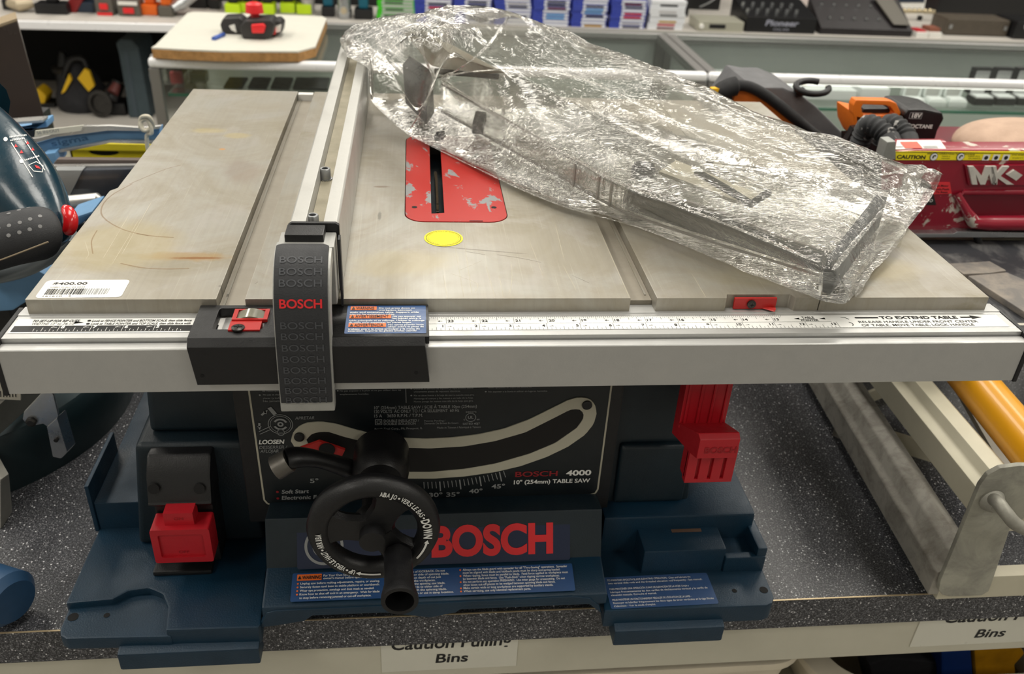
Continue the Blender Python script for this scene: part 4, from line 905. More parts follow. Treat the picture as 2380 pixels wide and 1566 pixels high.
kn = MB(M_BP); c = PZ(1495, 396, GH-.012); kn.lathe([(.011, -.006), (.012, 0), (.010, .006), (.004, .008)], c, (0, 0, 1), 24); kn.build('pivot_knob', GRD)
cp = MB(mk('cream_plate', (214, 208, 188), .5)); cp.prism([PZ(u, v, .044) for u, v in ((1532, 398), (1572, 372), (1768, 452), (1752, 476), (1700, 462))], (0, 0, -.003)); cp.build('kickback_plate', GRD)
br = MB(M_BP); br.tube([PZ(u, v, .046) for u, v in ((1620, 400), (1700, 446), (1745, 474), (1785, 448))], .0035, 10); br.build('pawl_rod', GRD)
sp = MB(mk('splitter_white', (226, 220, 200), .5)); sp.prism([PZ(u, v, z) for u, v, z in ((938, 76, .085), (985, 70, .095), (1050, 128, .085), (1172, 168, .070), (1075, 168, .062), (1000, 150, .062))], (.002, .003, -.002))
sp.use(M_HOLE); c = PZ(1092, 148, .0722); sp.lathe([(.0045, 0), (.0045, .0008)], c, (0, 0, 1), 16); sp.build('splitter', GRD)
bk = MB(M_BP)
bk.hexa([PZ(935, 150, .055), PZ(990, 185, .055), PZ(1004, 165, .06), PZ(952, 128, .06), PZ(942, 240, .02), PZ(992, 290, .012), PZ(1010, 262, .012), PZ(960, 225, .02)])
bk.bar(PZ(1018, 322, .008), PZ(1026, 310, .016), .010, .006); bk.bar(PZ(1110, 300, .02), PZ(1118, 270, .024), .012, .012); bk.bar(PZ(1010, 165, .06), PZ(1160, 178, .062), .004, .006); bk.build('mounting_bracket', GRD, .001)
# --- bag: sections along its length, each from the near bottom edge over the top to the far side
SECT = [((790, 96, .070), (795, 92, .071), (798, 90, .072), (803, 86, .071)),
        ((806, 132, .0585), (822, 104, .080), (838, 82, .084), (852, 58, .084)),
        ((852, 224, .014), (880, 150, .076), (915, 92, .102), (985, 36, .108)),
        ((945, 312, .003), (980, 215, .066), (1005, 112, .112), (1072, 22, .112)),
        ((1040, 355, .003), (1024, 186, .053), (1085, 122, .098), (1182, 38, .112)),
        ((1160, 416, .003), (1190, 292, .047), (1230, 180, .080), (1292, 70, .098)),
        ((1310, 480, .003), (1325, 366, .044), (1370, 240, .064), (1402, 114, .085)),
        ((1400, 500, .003), (1432, 426, .045), (1480, 290, .060), (1600, 190, .074)),
        ((1520, 541, .003), (1562, 472, .045), (1640, 340, .055), (1702, 240, .066)),
        ((1640, 592, .003), (1690, 524, .045), (1780, 400, .052), (1850, 299, .056)),
        ((1800, 656, .003), (1822, 580, .044), (1900, 460, .048), (2000, 344, .050)),
        ((1900, 693, .003), (1916, 624, .043), (2010, 500, .044), (2090, 384, .040)),
        ((1962, 706, .002), (1985, 650, .022), (2062, 520, .024), (2150, 390, .034)),
        ((1978, 694, .002), (1990, 655, .006), (2098, 520, .012), (2185, 404, .030))]
prof = []
for nb, ntp, tm, far in SECT:
    a, b, c, d = [PZ(*q) for q in (nb, ntp, tm, far)]
    zl = max(.003, min(nb[2], .058)); out = (d-b); out.z = 0
    e = V((d.x, d.y, 0))+out*.03; e.z = max(zl, d.z*.45); f = V((d.x, d.y, 0))-out*.12; f.z = max(zl+.001, nb[2]); h_ = (a+f)/2; h_.z = max(zl, .003)
    prof.append([a, a.lerp(b, .5)+V((0, 0, .003)), b, b.lerp(c, .5)+V((0, 0, .002)), c, c.lerp(d, .5)+V((0, 0, .004)), d, e, f, h_])
NS, NA = 210, 170
cols = [[pr[k] for pr in prof] for k in range(10)]
def bag_pt(i, j):
    t = i/NS; ring = [crom(c_, t) for c_ in cols]
    ring = ring+ring[:3]; ring = [ring[9]]+ring
    x = (j/NA)*10; k = int(x) % 10; f = x-int(x)
    a, b, c, d = ring[k], ring[k+1], ring[k+2], ring[k+3]
    p = (b*2+(c-a)*f+(a*2-b*5+c*4-d)*f*f+(b*3-a-c*3+d)*f*f*f)*.5
    nv = p*24
    amp = .0028*(1 if .15 < j/NA < .72 else .35)
    r1 = 1-abs(noise.noise(V((nv.x*1.3+nv.y*.9, nv.y*.45-nv.x*.3, nv.z))))*2.2; r2 = noise.noise(nv*1.2); r3 = 1-abs(noise.noise(nv*2.6+V((9, 2, 1))))*2
    dz = amp*(r1*.9+r2*.7)+.0009*r3
    # pinch where the bag is knotted over the splitter
    kp_ = PZ(1000, 182, .075); dd = (p-kp_).length
    if p.z > .03: dz -= .016*math.exp(-(dd/.022)**2); dz += .006*math.exp(-((dd-.045)/.018)**2)*max(0, math.cos(7*math.atan2(p.y-kp_.y, p.x-kp_.x)))
    p = p+V((0, 0, dz)); p.z = max(p.z, .0018 if p.y > 0 else -.006)
    return p
BAGM = film('bag_film', .165, 82, .8, (.99, .985, .97, 1), .13, .06, 1.2, .8)
bg = MB(BAGM); VV = [[bag_pt(i, j) for j in range(NA)] for i in range(NS+1)]
for r in VV:
    for p in r:
        if fx0-.004 < p.x < fx1+.004 and p.y < fy1+.01 and p.z < .0595: p.z = .0595
bg.loft(VV, True)
bg.build('plastic_bag', None, sharp=180)
BAG = bpy.data.objects['plastic_bag']
tag(BAG, 'large crinkled clear plastic bag lying across the table saw with the blade guard inside', 'plastic bag')
# seams and flat folded hems of the bag
def hem(pts, wd, dz=.002):
    c_ = curve([PZ(*q) for q in pts], 40); h_ = MB(film('bag_fold', .22, 130, .8, (.97, .96, .94, 1), .15, .1))
    rr = []
    for k, p in enumerate(c_):
        d = (c_[min(k+1, 39)]-c_[max(k-1, 0)]).normalized(); sd = d.cross(V((0, 0, 1))).normalized(); w_ = wd*(.7+.3*noise.noise(p*60))*min(1, (k+2)/6, (42-k)/6)
        rr.append([p+sd*w_+V((0, 0, dz*.3)), p+V((0, 0, dz+.0012*noise.noise(p*80))), p-sd*w_+V((0, 0, dz*.2))])
    h_.loft(rr, False, True, False); h_.build('bag_fold', BAG)
hem([(1016, 184, .056), (1070, 160, .085), (1130, 110, .105), (1184, 40, .116)], .003)
hem([(1016, 184, .056), (1110, 168, .074), (1260, 166, .086), (1380, 196, .082), (1520, 262, .072), (1640, 330, .064)], .0035)
hem([(1012, 186, .056), (985, 250, .04), (950, 306, .012)], .0022)
hem([(1010, 182, .056), (985, 130, .1), (968, 60, .11)], .0022)
hem([(1024, 186, .054), (1190, 292, .052), (1330, 368, .049), (1440, 428, .049), (1690, 524, .048), (1900, 612, .046)], .0024)
hem([(1640, 380, .060), (1800, 400, .056), (1920, 430, .052), (2030, 475, .048)], .003)
hem([(1700, 430, .055), (1850, 420, .055), (2020, 410, .05), (2110, 398, .044)], .003)
hem([(2110, 408, .040), (2160, 396, .040), (2182, 404, .034)], .008)
hem([(2110, 412, .040), (2116, 470, .03), (2080, 560, .012), (2010, 640, .008), (1984, 690, .004)], .0055)
hem([(1935, 630, .044), (1990, 560, .045), (2055, 486, .044)], .003)
hem([(1908, 640, .03), (1906, 690, .006)], .002); hem([(1950, 640, .026), (1975, 700, .003)], .003)
hem([(1880, 318, .06), (1900, 360, .056), (1860, 352, .058)], .002); hem([(945, 312, .006), (1160, 416, .006), (1310, 480, .006), (1500, 534, .006), (1800, 656, .006), (1960, 704, .005)], .0022, .001)
# ================================================================== left of the saw: miter saw, tile cutter, dark panel
def PD(u, v, d): return CP+ray(u, v)*d
MIT = thing('miter_saw', (-.52, .20, CZ), 'dark teal miter saw with black dimpled handle at the left of the table saw', 'miter saw')
M_MT = mk('gloss_teal_plastic', (22, 52, 66), .25, 0, .1, 30, .15, 400, coat=.3)
D = .78; k_ = D/F
hd = MB(M_MT)
hp = [(-120, 262, 92, .80), (-44, 340, 98, .79), (2, 392, 100, .78), (40, 440, 98, .775), (72, 484, 88, .77), (100, 520, 70, .763), (118, 546, 52, .757), (126, 560, 36, .755), (130, 570, 10, .755)]
pts = curve([PD(u, v, d) for u, v, r, d in hp], 30); rs = [crom([V((r*k_, 0, 0)) for u, v, r, d in hp], i/29).x for i in range(30)]
hd.tube(pts, rs, 28, True, .9, up=AF)
HEAD = hd.build('motor_head', MIT, sharp=180)
rd = MB(mk('gloss_red_plastic', (206, 24, 30), .2, 0, coat=.4)); rd.tube(curve([PD(u, v, d) for u, v, d in ((150, 478, .752), (163, 500, .748), (164, 524, .748), (155, 545, .75))], 12), [.002, .0042, .0052, .0056, .0058, .0058, .0058, .0058, .0056, .0052, .0044, .002], 14, True, .6); rd.build('trigger_lock', MIT)
hn = MB(M_RUB); hp = curve([PD(u, v, d) for u, v, d in ((-150, 600, .71), (-60, 578, .715), (20, 556, .72), (70, 546, .725), (96, 541, .73), (112, 540, .735))], 24)
hn.tube(hp, [.0222]*18+[.0220, .0218, .0214, .0208, .0196, .0150], 26, True, 1.0); HAND = hn.build('handle', MIT)
sm = MB(mk('tan_seam', (132, 118, 96), .6)); sm.tube([PD(u, v, .6985) for u, v in ((-40, 618), (10, 601), (60, 582), (112, 562))], .0007, 6); sm.build('handle_seam', MIT)
dm = MB(mk('worn_dimple', (122, 122, 122), .5))
for u, v in ((20, 496), (44, 488), (66, 482), (21, 524), (46, 517), (70, 509), (93, 502), (20, 547), (45, 540), (69, 533), (93, 526), (-4, 530), (-5, 503)):
    c, n = hit(HAND, u, v)
    if c: dm.lathe([(.0017, -.0004), (.0016, .0002), (.0009, .0003)], c, n, 12)
dm.build('handle_dimple', MIT)
# printed hints on the head
hp_ = MB(M_WHT)
def drape(pts, k=.0004):
    q = [hit(HEAD, *p) for p in pts]
    if all(c is not None for c, n in q): hp_.mpoly([c+n*k for c, n in q])
def dline(a, b, wd_, n=6, gap=0):
    for i in range(n):
        t0, t1 = i/n, (i+1-gap)/n; dx, dy = b[0]-a[0], b[1]-a[1]; L_ = math.hypot(dx, dy); ox, oy = -dy/L_*wd_/2, dx/L_*wd_/2
        P_ = lambda t, s_: (a[0]+dx*t+ox*s_, a[1]+dy*t+oy*s_)
        drape([P_(t0, -1), P_(t1, -1), P_(t1, 1), P_(t0, 1)])
for c in ((13, 324), (50, 375)): drape([(c[0]+5*math.cos(t), c[1]+5*math.sin(t)) for t in [2*math.pi*i/14 for i in range(14)]])
dline((22, 319), (62, 314), 3.5, 12, .35); dline((24, 327), (58, 322), 3, 9, .35); dline((57, 373), (92, 362), 3.5, 9, .35)
dline((26, 332), (76, 412), 2.2, 10); dline((58, 328), (104, 396), 2.2, 10)
for a_, b_ in (((66, 384), (84, 376)), ((84, 376), (100, 386)), ((100, 386), (98, 400)), ((98, 400), (78, 398)), ((78, 398), (66, 384))): dline(a_, b_, 1.6, 3)
hp_.use(M_REDP)
for u, v in ((37, 339), (50, 353), (64, 332), (76, 347)): drape([(u-4, v+4), (u+4, v+3), (u-1, v-4)], .0005)
drape([(80, 384), (90, 387), (94, 393), (84, 391)], .0005); hp_.build('hint_print', MIT)
# its base: turntable, fence with scales, clamp
M_CAST = mk('grey_casting', (146, 144, 136), .5, .4, .1, 30, .2, 300)
bz = -.262
cbm = PZ(-150, 830, bz); rr_ = (PZ(212, 900, bz)-cbm).length
MB(mk('dark_base_paint', (30, 46, 50), .4, 0, .1, 30)).lathe([(rr_*1.01, -.33-bz), (rr_*1.015, -.02), (rr_, -.004), (rr_*.985, 0), (.02, .001)], cbm, (0, 0, 1), 72).build('turntable', MIT)
ar = MB(M_CAST); A0, A1 = PZ(-60, 1010, -.235), PZ(88, 880, -.235); ar.bar(A0, A1, .016, .03)
lo = PY(70, 935, A1.y-.03)
ar.build('clamp_rail', MIT, .002)
cl_ = MB(M_STEEL); yc = .155
cl_.prism([PY(u, v, yc) for u, v in ((52, 975), (55, 958), (102, 908), (116, 906), (124, 918), (136, 968), (110, 992), (100, 985), (68, 992))], (0, .004, 0))
cl_.prism([PY(u, v, yc-.001) for u, v in ((108, 992), (132, 970), (156, 1050), (142, 1066), (122, 1062))], (.004, .014, 0)); cl_.build('clamp_bracket', MIT, .0012)
MB(M_DSTEEL).lathe([(.005, 0), (.005, .003), (.003, .004)], PY(74, 978, yc), (0, -1, 0), 16).lathe([(.0022, 0), (.0022, .003)], PY(132, 1020, yc-.001), (0, -1, 0), 10).build('clamp_screw', MIT)
sc_ = MB(mk('scale_plate', (196, 190, 176), .5)); yq = .19
for v0, v1 in ((868, 873), (878, 930)):
    sc_.prism([PY(-60, v0-8, yq), PY(30 if v1 < 900 else 48, v0, yq), PY(48, v1, yq), PY(-60, v1-6, yq)], (0, .003, 0))
fy_ = Fr((0, yq, 0), (1, 0, 0), (0, 0, 1), .0005); sc_.use(M_BLK)
for i in range(12):
    u = -40+i*7; q0, q1 = PY(u, 922, yq), PY(u-1, 908-(8 if i % 4 == 0 else 0), yq); sc_.mline(fy_, [(q0.x, q0.z), (q1.x, q1.z)], .0009)
    q0, q1 = PY(u-6, 866, yq), PY(u-9, 838-(14 if i % 3 == 0 else 0), yq); sc_.mline(fy_, [(q0.x, q0.z+.0), (q1.x, q1.z)], .0009) if u < 8 else None
sc_.build('miter_scale', MIT)
ft_ = MB(M_CAST); ft_.hexa([PZ(-60, 1150, CZ), PZ(2, 1235, CZ), PZ(30, 1190, CZ), PZ(-40, 1100, CZ), PZ(-60, 1010, -.27), PZ(0, 1115, -.28), PZ(22, 1100, -.28), PZ(-40, 990, -.27)]); ft_.build('base_foot', MIT, .003)
kb_ = MB(mk('blue_knob_plastic', (34, 70, 104), .45, 0, .1, 40)); c = PZ(12, 1388, CZ+.028)
kb_.tube([c+V((-.14, .085, .004)), c+V((-.09, .052, 0)), c+V((-.06, .035, 0)), c+V((-.02, .012, .0)), c+V((0.004, -.002, 0)), c+V((.010, -.006, 0))], [.014, .014, .020, .023, .026, .020], 28); kb_.use(M_HOLE).ball(c+V((-.006, -.003, .0245)), .006, 10, (1.4, .9, .3)); kb_.build('base_knob', MIT)
# arm, fence and table that carry the head
rear = V((cbm.x-.06, cbm.y+.10, bz+.03)); h0 = PD(-120, 262, .80)
MB(M_MT).tube(curve([h0, h0+V((-.05, .05, .01)), h0.lerp(rear, .5)+V((-.04, .03, .04)), rear+V((0, 0, .05)), rear], 24), [.055, .055, .05, .045]+[.04]*16+[.044, .05, .055, .06], 20, True, .8).build('pivot_arm', MIT, sharp=180)
MB(M_CAST).lathe([(rr_*.80, .0), (rr_*.80, .012), (.02, .012)], cbm, (0, 0, 1), 64).build('saw_table', MIT)
MB(M_DSTEEL).lathe([(.11, -.0012), (.11, .0012)], h0+V((-.02, .02, -.075)), (.85, .5, 0), 56).build('saw_disc', MIT)
MB(M_MT).prism([h0+V((-.02, .02, -.075))+V((.5*.125*math.cos(t), -.85*.125*math.cos(t), .125*math.sin(t))) for t in [math.pi*i/20 for i in range(21)]], (-.034, -.02, 0)).build('disc_cover', MIT)
# --- light blue tile cutter behind it
TC = thing('tile_cutter', (-.52, .58, CZ), 'light blue tile cutter with aluminium rails and a rope, behind the dark teal miter saw', 'tile cutter')
M_LB = mk('light_blue_paint', (112, 158, 200), .4, 0, .1, 14, .1, 200); M_RAIL = mk('polished_rail', (196, 194, 190), .3, .7, .1, 30)
def slab(mb, pts, y, th): mb.prism([PY(u, v, y) for u, v in pts], (0, th, 0)); return mb
slab(MB(M_LB), [(-60, 372), (95, 362), (165, 350), (255, 332), (368, 334), (372, 298), (330, 304), (250, 303), (130, 318), (70, 336), (-60, 350)], .62, .02).build('rail_arm', TC, .002)
slab(MB(M_RAIL), [(-60, 350), (70, 336), (130, 319), (250, 304), (330, 305), (372, 299), (374, 292), (330, 297), (255, 292), (190, 293), (92, 320), (-60, 340)], .613, .007).build('arm_flange', TC, .001)
slab(MB(M_RAIL), [(95, 362), (165, 350), (255, 332), (366, 335), (366, 330), (255, 328), (160, 346), (95, 358)], .611, .01).build('arm_flange', TC)
lbt = MB(M_PAPER); slab(lbt, [(80, 318), (82, 304), (194, 291), (188, 304)], .609, .002); fl_ = Fr(PY(82, 318, .6085), PY(188, 304, .6085)-PY(82, 318, .6085), (0, 0, 1), .0004); lbt.use(M_GREYP).text(fl_, '56 IN-OUT', .004, .003, .004, .03, .01); lbt.build('paper_tag', TC)
fe = Fr(PY(122, 340, .6195), PY(222, 322, .6195)-PY(122, 340, .6195), (0, 0, 1), .0004); MB(mk('blue_emboss', (70, 112, 154), .45)).text(fe, 'sigma', .0, .0, .008, .05, .0).build('arm_lettering', TC)
pb_ = MB(M_LB); slab(pb_, [(84, 388), (100, 358), (128, 354), (134, 380), (128, 388)], .60, .04); slab(pb_, [(-60, 300), (72, 300), (72, 288), (108, 280), (110, 296), (-60, 316)], .70, .03); pb_.build('arm_post', TC, .002)
slab(MB(mk('rail_underside', (110, 98, 92), .6)), [(120, 386), (132, 370), (330, 372), (330, 386)], .58, .010).build('guide_rail', TC, .001)
slab(MB(M_RAIL), [(104, 393), (106, 386), (330, 384), (330, 391)], .57, .008).build('guide_rail', TC)
slab(MB(M_RAIL), [(-60, 290), (100, 279), (100, 284), (-60, 297)], .69, .02).build('guide_rail', TC)
plt = MB(mk('dark_gloss_plate', (104, 108, 116), .12, .5, .3, 10)); slab(plt, [(160, 458), (190, 396), (330, 393), (330, 458)], .56, .02); plt.build('slide_plate', TC)
slab(MB(mk('grey_plate', (158, 160, 160), .4, .3)), [(110, 456), (124, 396), (191, 396), (160, 458)], .555, .02).build('slide_plate', TC)
bb = MB(M_RAIL); bb.tube([PY(-60, 480, .50), PY(168, 472, .50), PY(228, 466, .50), PY(236, 470, .50)], [.010, .010, .010, .006], 14); bb.build('rail_tube', TC)
slab(MB(mk('brown_board', (120, 96, 70), .6)), [(-60, 505), (170, 500), (228, 484), (228, 474), (-60, 484)], .505, .02).build('wear_strip', TC)
slab(MB(M_BP), [(180, 500), (190, 492), (222, 488), (222, 498)], .50, .02).build('rubber_foot', TC)
bs_ = MB(M_LB); slab(bs_, [(-60, 728), (30, 722), (80, 690), (110, 640), (70, 620), (-60, 640)], .30, .10); slab(bs_, [(150, 540), (190, 520), (215, 500), (215, 490), (150, 512)], .42, .05); bs_.build('base_casting', TC, .006)
ga = MB(mk('grey_bar_paint', (152, 160, 164), .4, .3)); ga.tube(curve([PY(u, v, .28) for u, v in ((-60, 645), (20, 632), (80, 612), (130, 580), (165, 545))], 20), [.012]*20, 12, True, .8); ga.build('guard_bar', TC)
rp_ = MB(mk('white_rope', (206, 200, 182), .8, 0, .2, 200, .5, 600)); q = PY(341, 290, .605)
rp_.tube(curve([q+V(o_)*.75 for o_ in ((-.012, 0, -.006), (-.006, -.004, .014), (.008, -.006, .016), (.010, 0, -.002), (-.004, -.008, -.008), (-.008, -.004, .006), (.004, -.004, .01), (.008, -.006, -.012), (-.002, -.004, -.02), (-.004, -.004, -.06), (-.003, -.004, -.10))], 70), .0027, 8); rp_.build('rope_knot', TC)
xe_ = PY(374, 330, .64).x; xw_ = -.95
for x_ in (xw_, xe_): MB(M_LB).box(x_, x_+.03, .50, .70, CZ, PY(300, 340, .64).z).build('end_post', TC, .004)
MB(M_LB).box(xw_, xe_+.03, .50, .70, CZ, CZ+.03).build('base_board', TC, .004)
xl2 = PY(-60, 400, .63).x
for zz in (PY(0, 330, .63).z, PY(0, 380, .58).z, PY(0, 388, .575).z): MB(M_RAIL).box(xw_+.02, xl2, .60, .622, zz-.006, zz+.006).build('rail_end', TC)
MB(M_BP).box(PY(-60, 700, .34).x, PY(40, 700, .34).x, .32, .38, CZ, PY(0, 700, .34).z).build('base_leg', TC, .003)
MB(M_BP).box(PY(110, 456, .57).x-.02, PY(320, 456, .57).x, .565, .60, CZ+.03, PY(200, 458, .57).z).build('plate_support', TC)
MB(M_BP).box(PY(150, 530, .44).x, PY(200, 530, .44).x, .43, .46, CZ, PY(170, 530, .44).z).box(PY(-40, 500, .5).x, PY(0, 500, .5).x, .50, .52, CZ+.02, PY(0, 500, .51).z).build('rail_support', TC)
# --- dark panel in the top left corner
dp = thing('dark_panel', (-.9, 1.0, CZ), 'tall dark brown glossy panel with a bare wooden top edge, in the left background', 'panel')
yq = .92
A_ = [PY(-70, 88, yq), PY(40, 50, yq), PY(104, 278, yq-.03), PY(-70, 300, yq-.03)]
MB(mk('dark_brown_gloss', (42, 32, 27), .25, 0, .2, 8)).prism(A_, (-.02, .05, 0)).build('panel_board', dp, .002)
bt_ = A_[3].copy(); MB(M_BP).box(A_[3].x, A_[2].x-.02, yq-.03, yq+.05, CZ, A_[2].z-.004).build('panel_base', dp)
MB(mk('bare_wood', (150, 132, 104), .7)).prism([A_[0]+V((0, .002, .0005)), A_[1]+V((0, .002, .0005)), A_[1]+V((-.02, .05, .0005)), A_[0]+V((-.02, .05, .0005))], (0, 0, .004)).build('panel_edge', dp)
# ================================================================== right of the saw: tile saw, steel rack, bag, tool, cap
TS = thing('tile_saw', (.72, .35, CZ), 'burgundy wet tile saw with yellow caution strip and black rubber table at the right', 'tile saw')
M_BUR = worn_paint('burgundy_paint', (146, 20, 44), (206, 196, 184), .60, 26, .28, (1, 1, 1), 4.4, .3)
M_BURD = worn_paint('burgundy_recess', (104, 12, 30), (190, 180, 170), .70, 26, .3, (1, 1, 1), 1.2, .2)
y0 = .40
def SL(mb, pts, y, th): mb.prism([PY(u, v, y) for u, v in pts], (0, th, 0)); return mb
SL(MB(M_BUR), [(2070, 548), (2078, 352), (2130, 348), (2560, 348), (2560, 548)], y0, .034).build('motor_housing', TS, .004)
tp_ = MB(M_BUR); a, b = PY(2078, 351, y0), PY(2560, 349, y0); tp_.hexa([a, b, b+V((0, .10, .0)), a+V((0, .10, .0)), PY(2090, 331, y0+.05), PY(2214, 329, y0+.05), PY(2214, 329, y0+.10), PY(2090, 331, y0+.10)]) if False else None
tp_.prism([PY(2084, 350, y0+.01), PY(2090, 330, y0+.03), PY(2200, 329, y0+.03), PY(2218, 344, y0+.02), PY(2560, 345, y0+.02), PY(2560, 350, y0+.01)], (0, .012, 0)); tp_.build('housing_lid', TS, .001)
wt = MB(M_WPL); q4 = [PY(2080, 350, y0+.004), PY(2198, 349, y0+.004), PY(2184, 329, y0+.026), PY(2084, 329, y0+.026)]; wt.prism(q4, (0, .0, .002))
f4, W, H = quadfr(q4[0]+V((0, -.0006, .0022)), q4[1]+V((0, -.0006, .0022)), q4[3]+V((0, -.0006, .0022)), .0004); wt.use(mk('orange_red_print', (240, 84, 60), .5)).mrect(f4, W*.2, H*.06, W*.34, H*.72); wt.use(M_BLK)
for i in range(14): wt.mrect(f4, W*(.58+.02*i), H*.06, W*.008, H*.26)
wt.mrect(f4, W*.04, H*.2, W*.14, H*.05); wt.build('price_tag', TS)
gm = MB(mk('galvanised', (160, 162, 158), .45, .6, .15, 20)); SL(gm, [(2050, 372), (2062, 330), (2083, 328), (2083, 352), (2082, 372)], y0-.004, .02); gm.build('steel_bracket', TS, .002)
cy = MB(mk('caution_yellow', (255, 236, 24), .45)); ya = y0-.0012; q4 = [PY(2082, 372, ya), PY(2560, 372, ya), PY(2560, 352, ya), PY(2082, 352, ya)]; cy.prism(q4, (0, .001, 0))
f5 = Fr((0, ya, 0), (1, 0, 0), (0, 0, 1), .0004); P5 = lambda u, v: (PY(u, v, ya).x, PY(u, v, ya).z)
def t5(mb, fr, yy, st_, u0, v, u1, h, bold=.02, k=1): a, b = PY(u0, v, yy), PY(u1, v, yy); mb.text(fr, st_, a.x, a.z, h, b.x-a.x, bold, k=k)
cy.use(M_BLK); cy.mrect(f5, P5(2082, 353)[0], P5(2082, 353)[1], P5(2560, 353)[0]-P5(2082, 353)[0], .0008)
t5(cy, f5, ya, 'CAUTION', 2083, 368, 2150, .0045, .04); t5(cy, f5, ya, 'BEFORE OPERATING THIS MACHINE', 2155, 358, 2266, .0016, .01); t5(cy, f5, ya, 'WEAR A', 2188, 364, 2208, .0014, 0); t5(cy, f5, ya, 'MASK', 2188, 369, 2208, .0014, 0); t5(cy, f5, ya, 'KEEP ALL', 2250, 364, 2278, .0016, 0); t5(cy, f5, ya, 'GUARDS', 2250, 369, 2278, .0016, 0); t5(cy, f5, ya, 'EYE AND EAR PROTECTION', 2352, 361, 2440, .0014, 0); t5(cy, f5, ya, 'SAFETY CAUTIONS', 2352, 368, 2420, .0014, 0)
for u, r in ((2170, .0052), (2232, .0052)):
    c = P5(u, 364); cy.use(M_BLK).mdisc(f5, c[0], c[1], r).use(M_WHT).mdisc(f5, c[0], c[1], r*.86, 2).use(M_BLK).mring(f5, c[0]+r*.1, c[1], r*.2, r*.5, 3, 30, 240, 12)
for u in (2291, 2314, 2337): c = P5(u, 366); cy.use(M_WHT).mrect(f5, c[0]-.0045, c[1]-.0035, .009, .0075, 2).use(M_BLK).mdisc(f5, c[0], c[1], .0026, 3, 12)
cy.build('caution_strip', TS)
# raised name plaque
SL(MB(M_BUR), [(2252, 432), (2243, 384), (2560, 382), (2560, 430)], y0-.004, .004).build('name_plaque', TS, .0015)
ml_ = MB(mk('scuffed_white', (206, 202, 194), .6, 0, .15, 60)); ym_ = y0-.0072
for poly in ([(2251, 387), (2264, 387), (2284, 411), (2292, 387), (2308, 387), (2318, 429), (2306, 429), (2299, 404), (2290, 429), (2279, 429), (2268, 404), (2272, 429), (2260, 429)],
             [(2304, 387), (2316, 387), (2318, 402), (2331, 387), (2346, 387), (2326, 409), (2357, 429), (2340, 429), (2319, 414), (2318, 429), (2306, 429)],
             [(2340, 406), (2358, 395), (2377, 407), (2362, 420)]): SL(ml_, poly, ym_, .0035)
ml_.build('name_lettering', TS)
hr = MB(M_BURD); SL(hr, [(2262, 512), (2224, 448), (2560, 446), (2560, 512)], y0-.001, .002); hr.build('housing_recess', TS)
rl = MB(M_BUR); rl.tube([PY(2560, 446, y0), PY(2236, 446, y0), PY(2222, 448, y0), PY(2246, 490, y0-.004), PY(2262, 516, y0-.006), PY(2300, 518, y0-.006), PY(2560, 518, y0-.006)], [.004, .004, .005, .006, .009, .010, .010], 12); rl.build('housing_rib', TS)
st_ = MB(mk('red_sticker', (226, 52, 60), .5)); SL(st_, [(2160, 452), (2160, 424), (2208, 424), (2212, 450)], y0-.001, .001); f6 = Fr((0, y0-.001, 0), (1, 0, 0), (0, 0, 1), .0004); st_.use(M_BLK)
t5(st_, f6, y0-.001, 'When Motor', 2166, 433, 2204, .0024); t5(st_, f6, y0-.001, 'Cools,Push', 2166, 441, 2205, .0024); t5(st_, f6, y0-.001, 'To Reset', 2174, 448, 2202, .0024); st_.build('reset_sticker', TS)
sx = MB(M_BP); SL(sx, [(2128, 478), (2118, 440), (2140, 424), (2166, 430), (2178, 478)], y0-.022, .024); sx.build('switch_box', TS, .002)
f7 = Fr((0, y0-.022, 0), (1, 0, 0), (0, 0, 1), .0004); sg = MB(M_WHT)
for u, v in ((2140, 456), (2151, 456), (2162, 456), (2142, 466), (2153, 466), (2164, 466)): c = PY(u, v, y0-.022); sg.mring(f7, c.x, c.z, .0014, .002)
sg.build('switch_print', TS)
SL(MB(M_STEEL), [(2060, 552), (2060, 543), (2216, 543), (2226, 538), (2560, 544), (2560, 552)], y0-.012, .03).build('lower_trim', TS, .001)
SL(MB(mk('cream_rail_paint', (206, 200, 178), .5, 0, .06, 20)), [(2060, 590), (2060, 556), (2560, 554), (2560, 590)], y0+.01, .04).build('carriage_rail', TS, .001)
cb = MB(M_BP); cb.tube(curve([PY(u, v, y0-.004) for u, v in ((2266, 540), (2272, 556), (2276, 575), (2272, 600))], 12), .0045, 10); cb.build('power_cable', TS)
zd = -.135; dk_ = MB(worn_paint('dusty_rubber', (42, 43, 48), (128, 126, 124), .48, 22, .55, (1, .5, 1), 2.2, 0, .3))
a, b = PZ(2100, 600, zd), PZ(2325, 752, zd); dk_.box(.482, .95, PZ(2340, 762, zd).y, y0+.005, zd-.012, zd); dk_.build('sliding_table', TS, .002)
pdm = MB(worn_paint('dusty_pad', (112, 108, 104), (150, 140, 128), .42, 30, .6, (1, 1, 1), 0, 0, .25))
for pts in (((2200, 612), (2300, 606), (2340, 628), (2300, 634), (2240, 636)), ((2250, 640), (2340, 632), (2480, 690), (2440, 762))): pdm.prism([PZ(u, v, zd+.008) for u, v in pts], (0, 0, -.008))
pdm.build('table_pad', TS, .0015)
SL(MB(M_BP), [(2150, 612), (2150, 590), (2560, 592), (2560, 612)], y0-.01, .012).build('table_stop', TS)
rl_ = MB(mk('scale_plate', (196, 190, 176), .5)); yr_ = PZ(2360, 764, zd+.004).y; zq = zd+.004
rl_.prism([PZ(u, v, zq) for u, v in ((2342, 766), (2330, 751), (2520, 750), (2540, 765))], (0, 0, -.004)); fz_ = Fr((0, 0, zq), (1, 0, 0), (0, 1, 0), .0003); rl_.use(M_BLK)
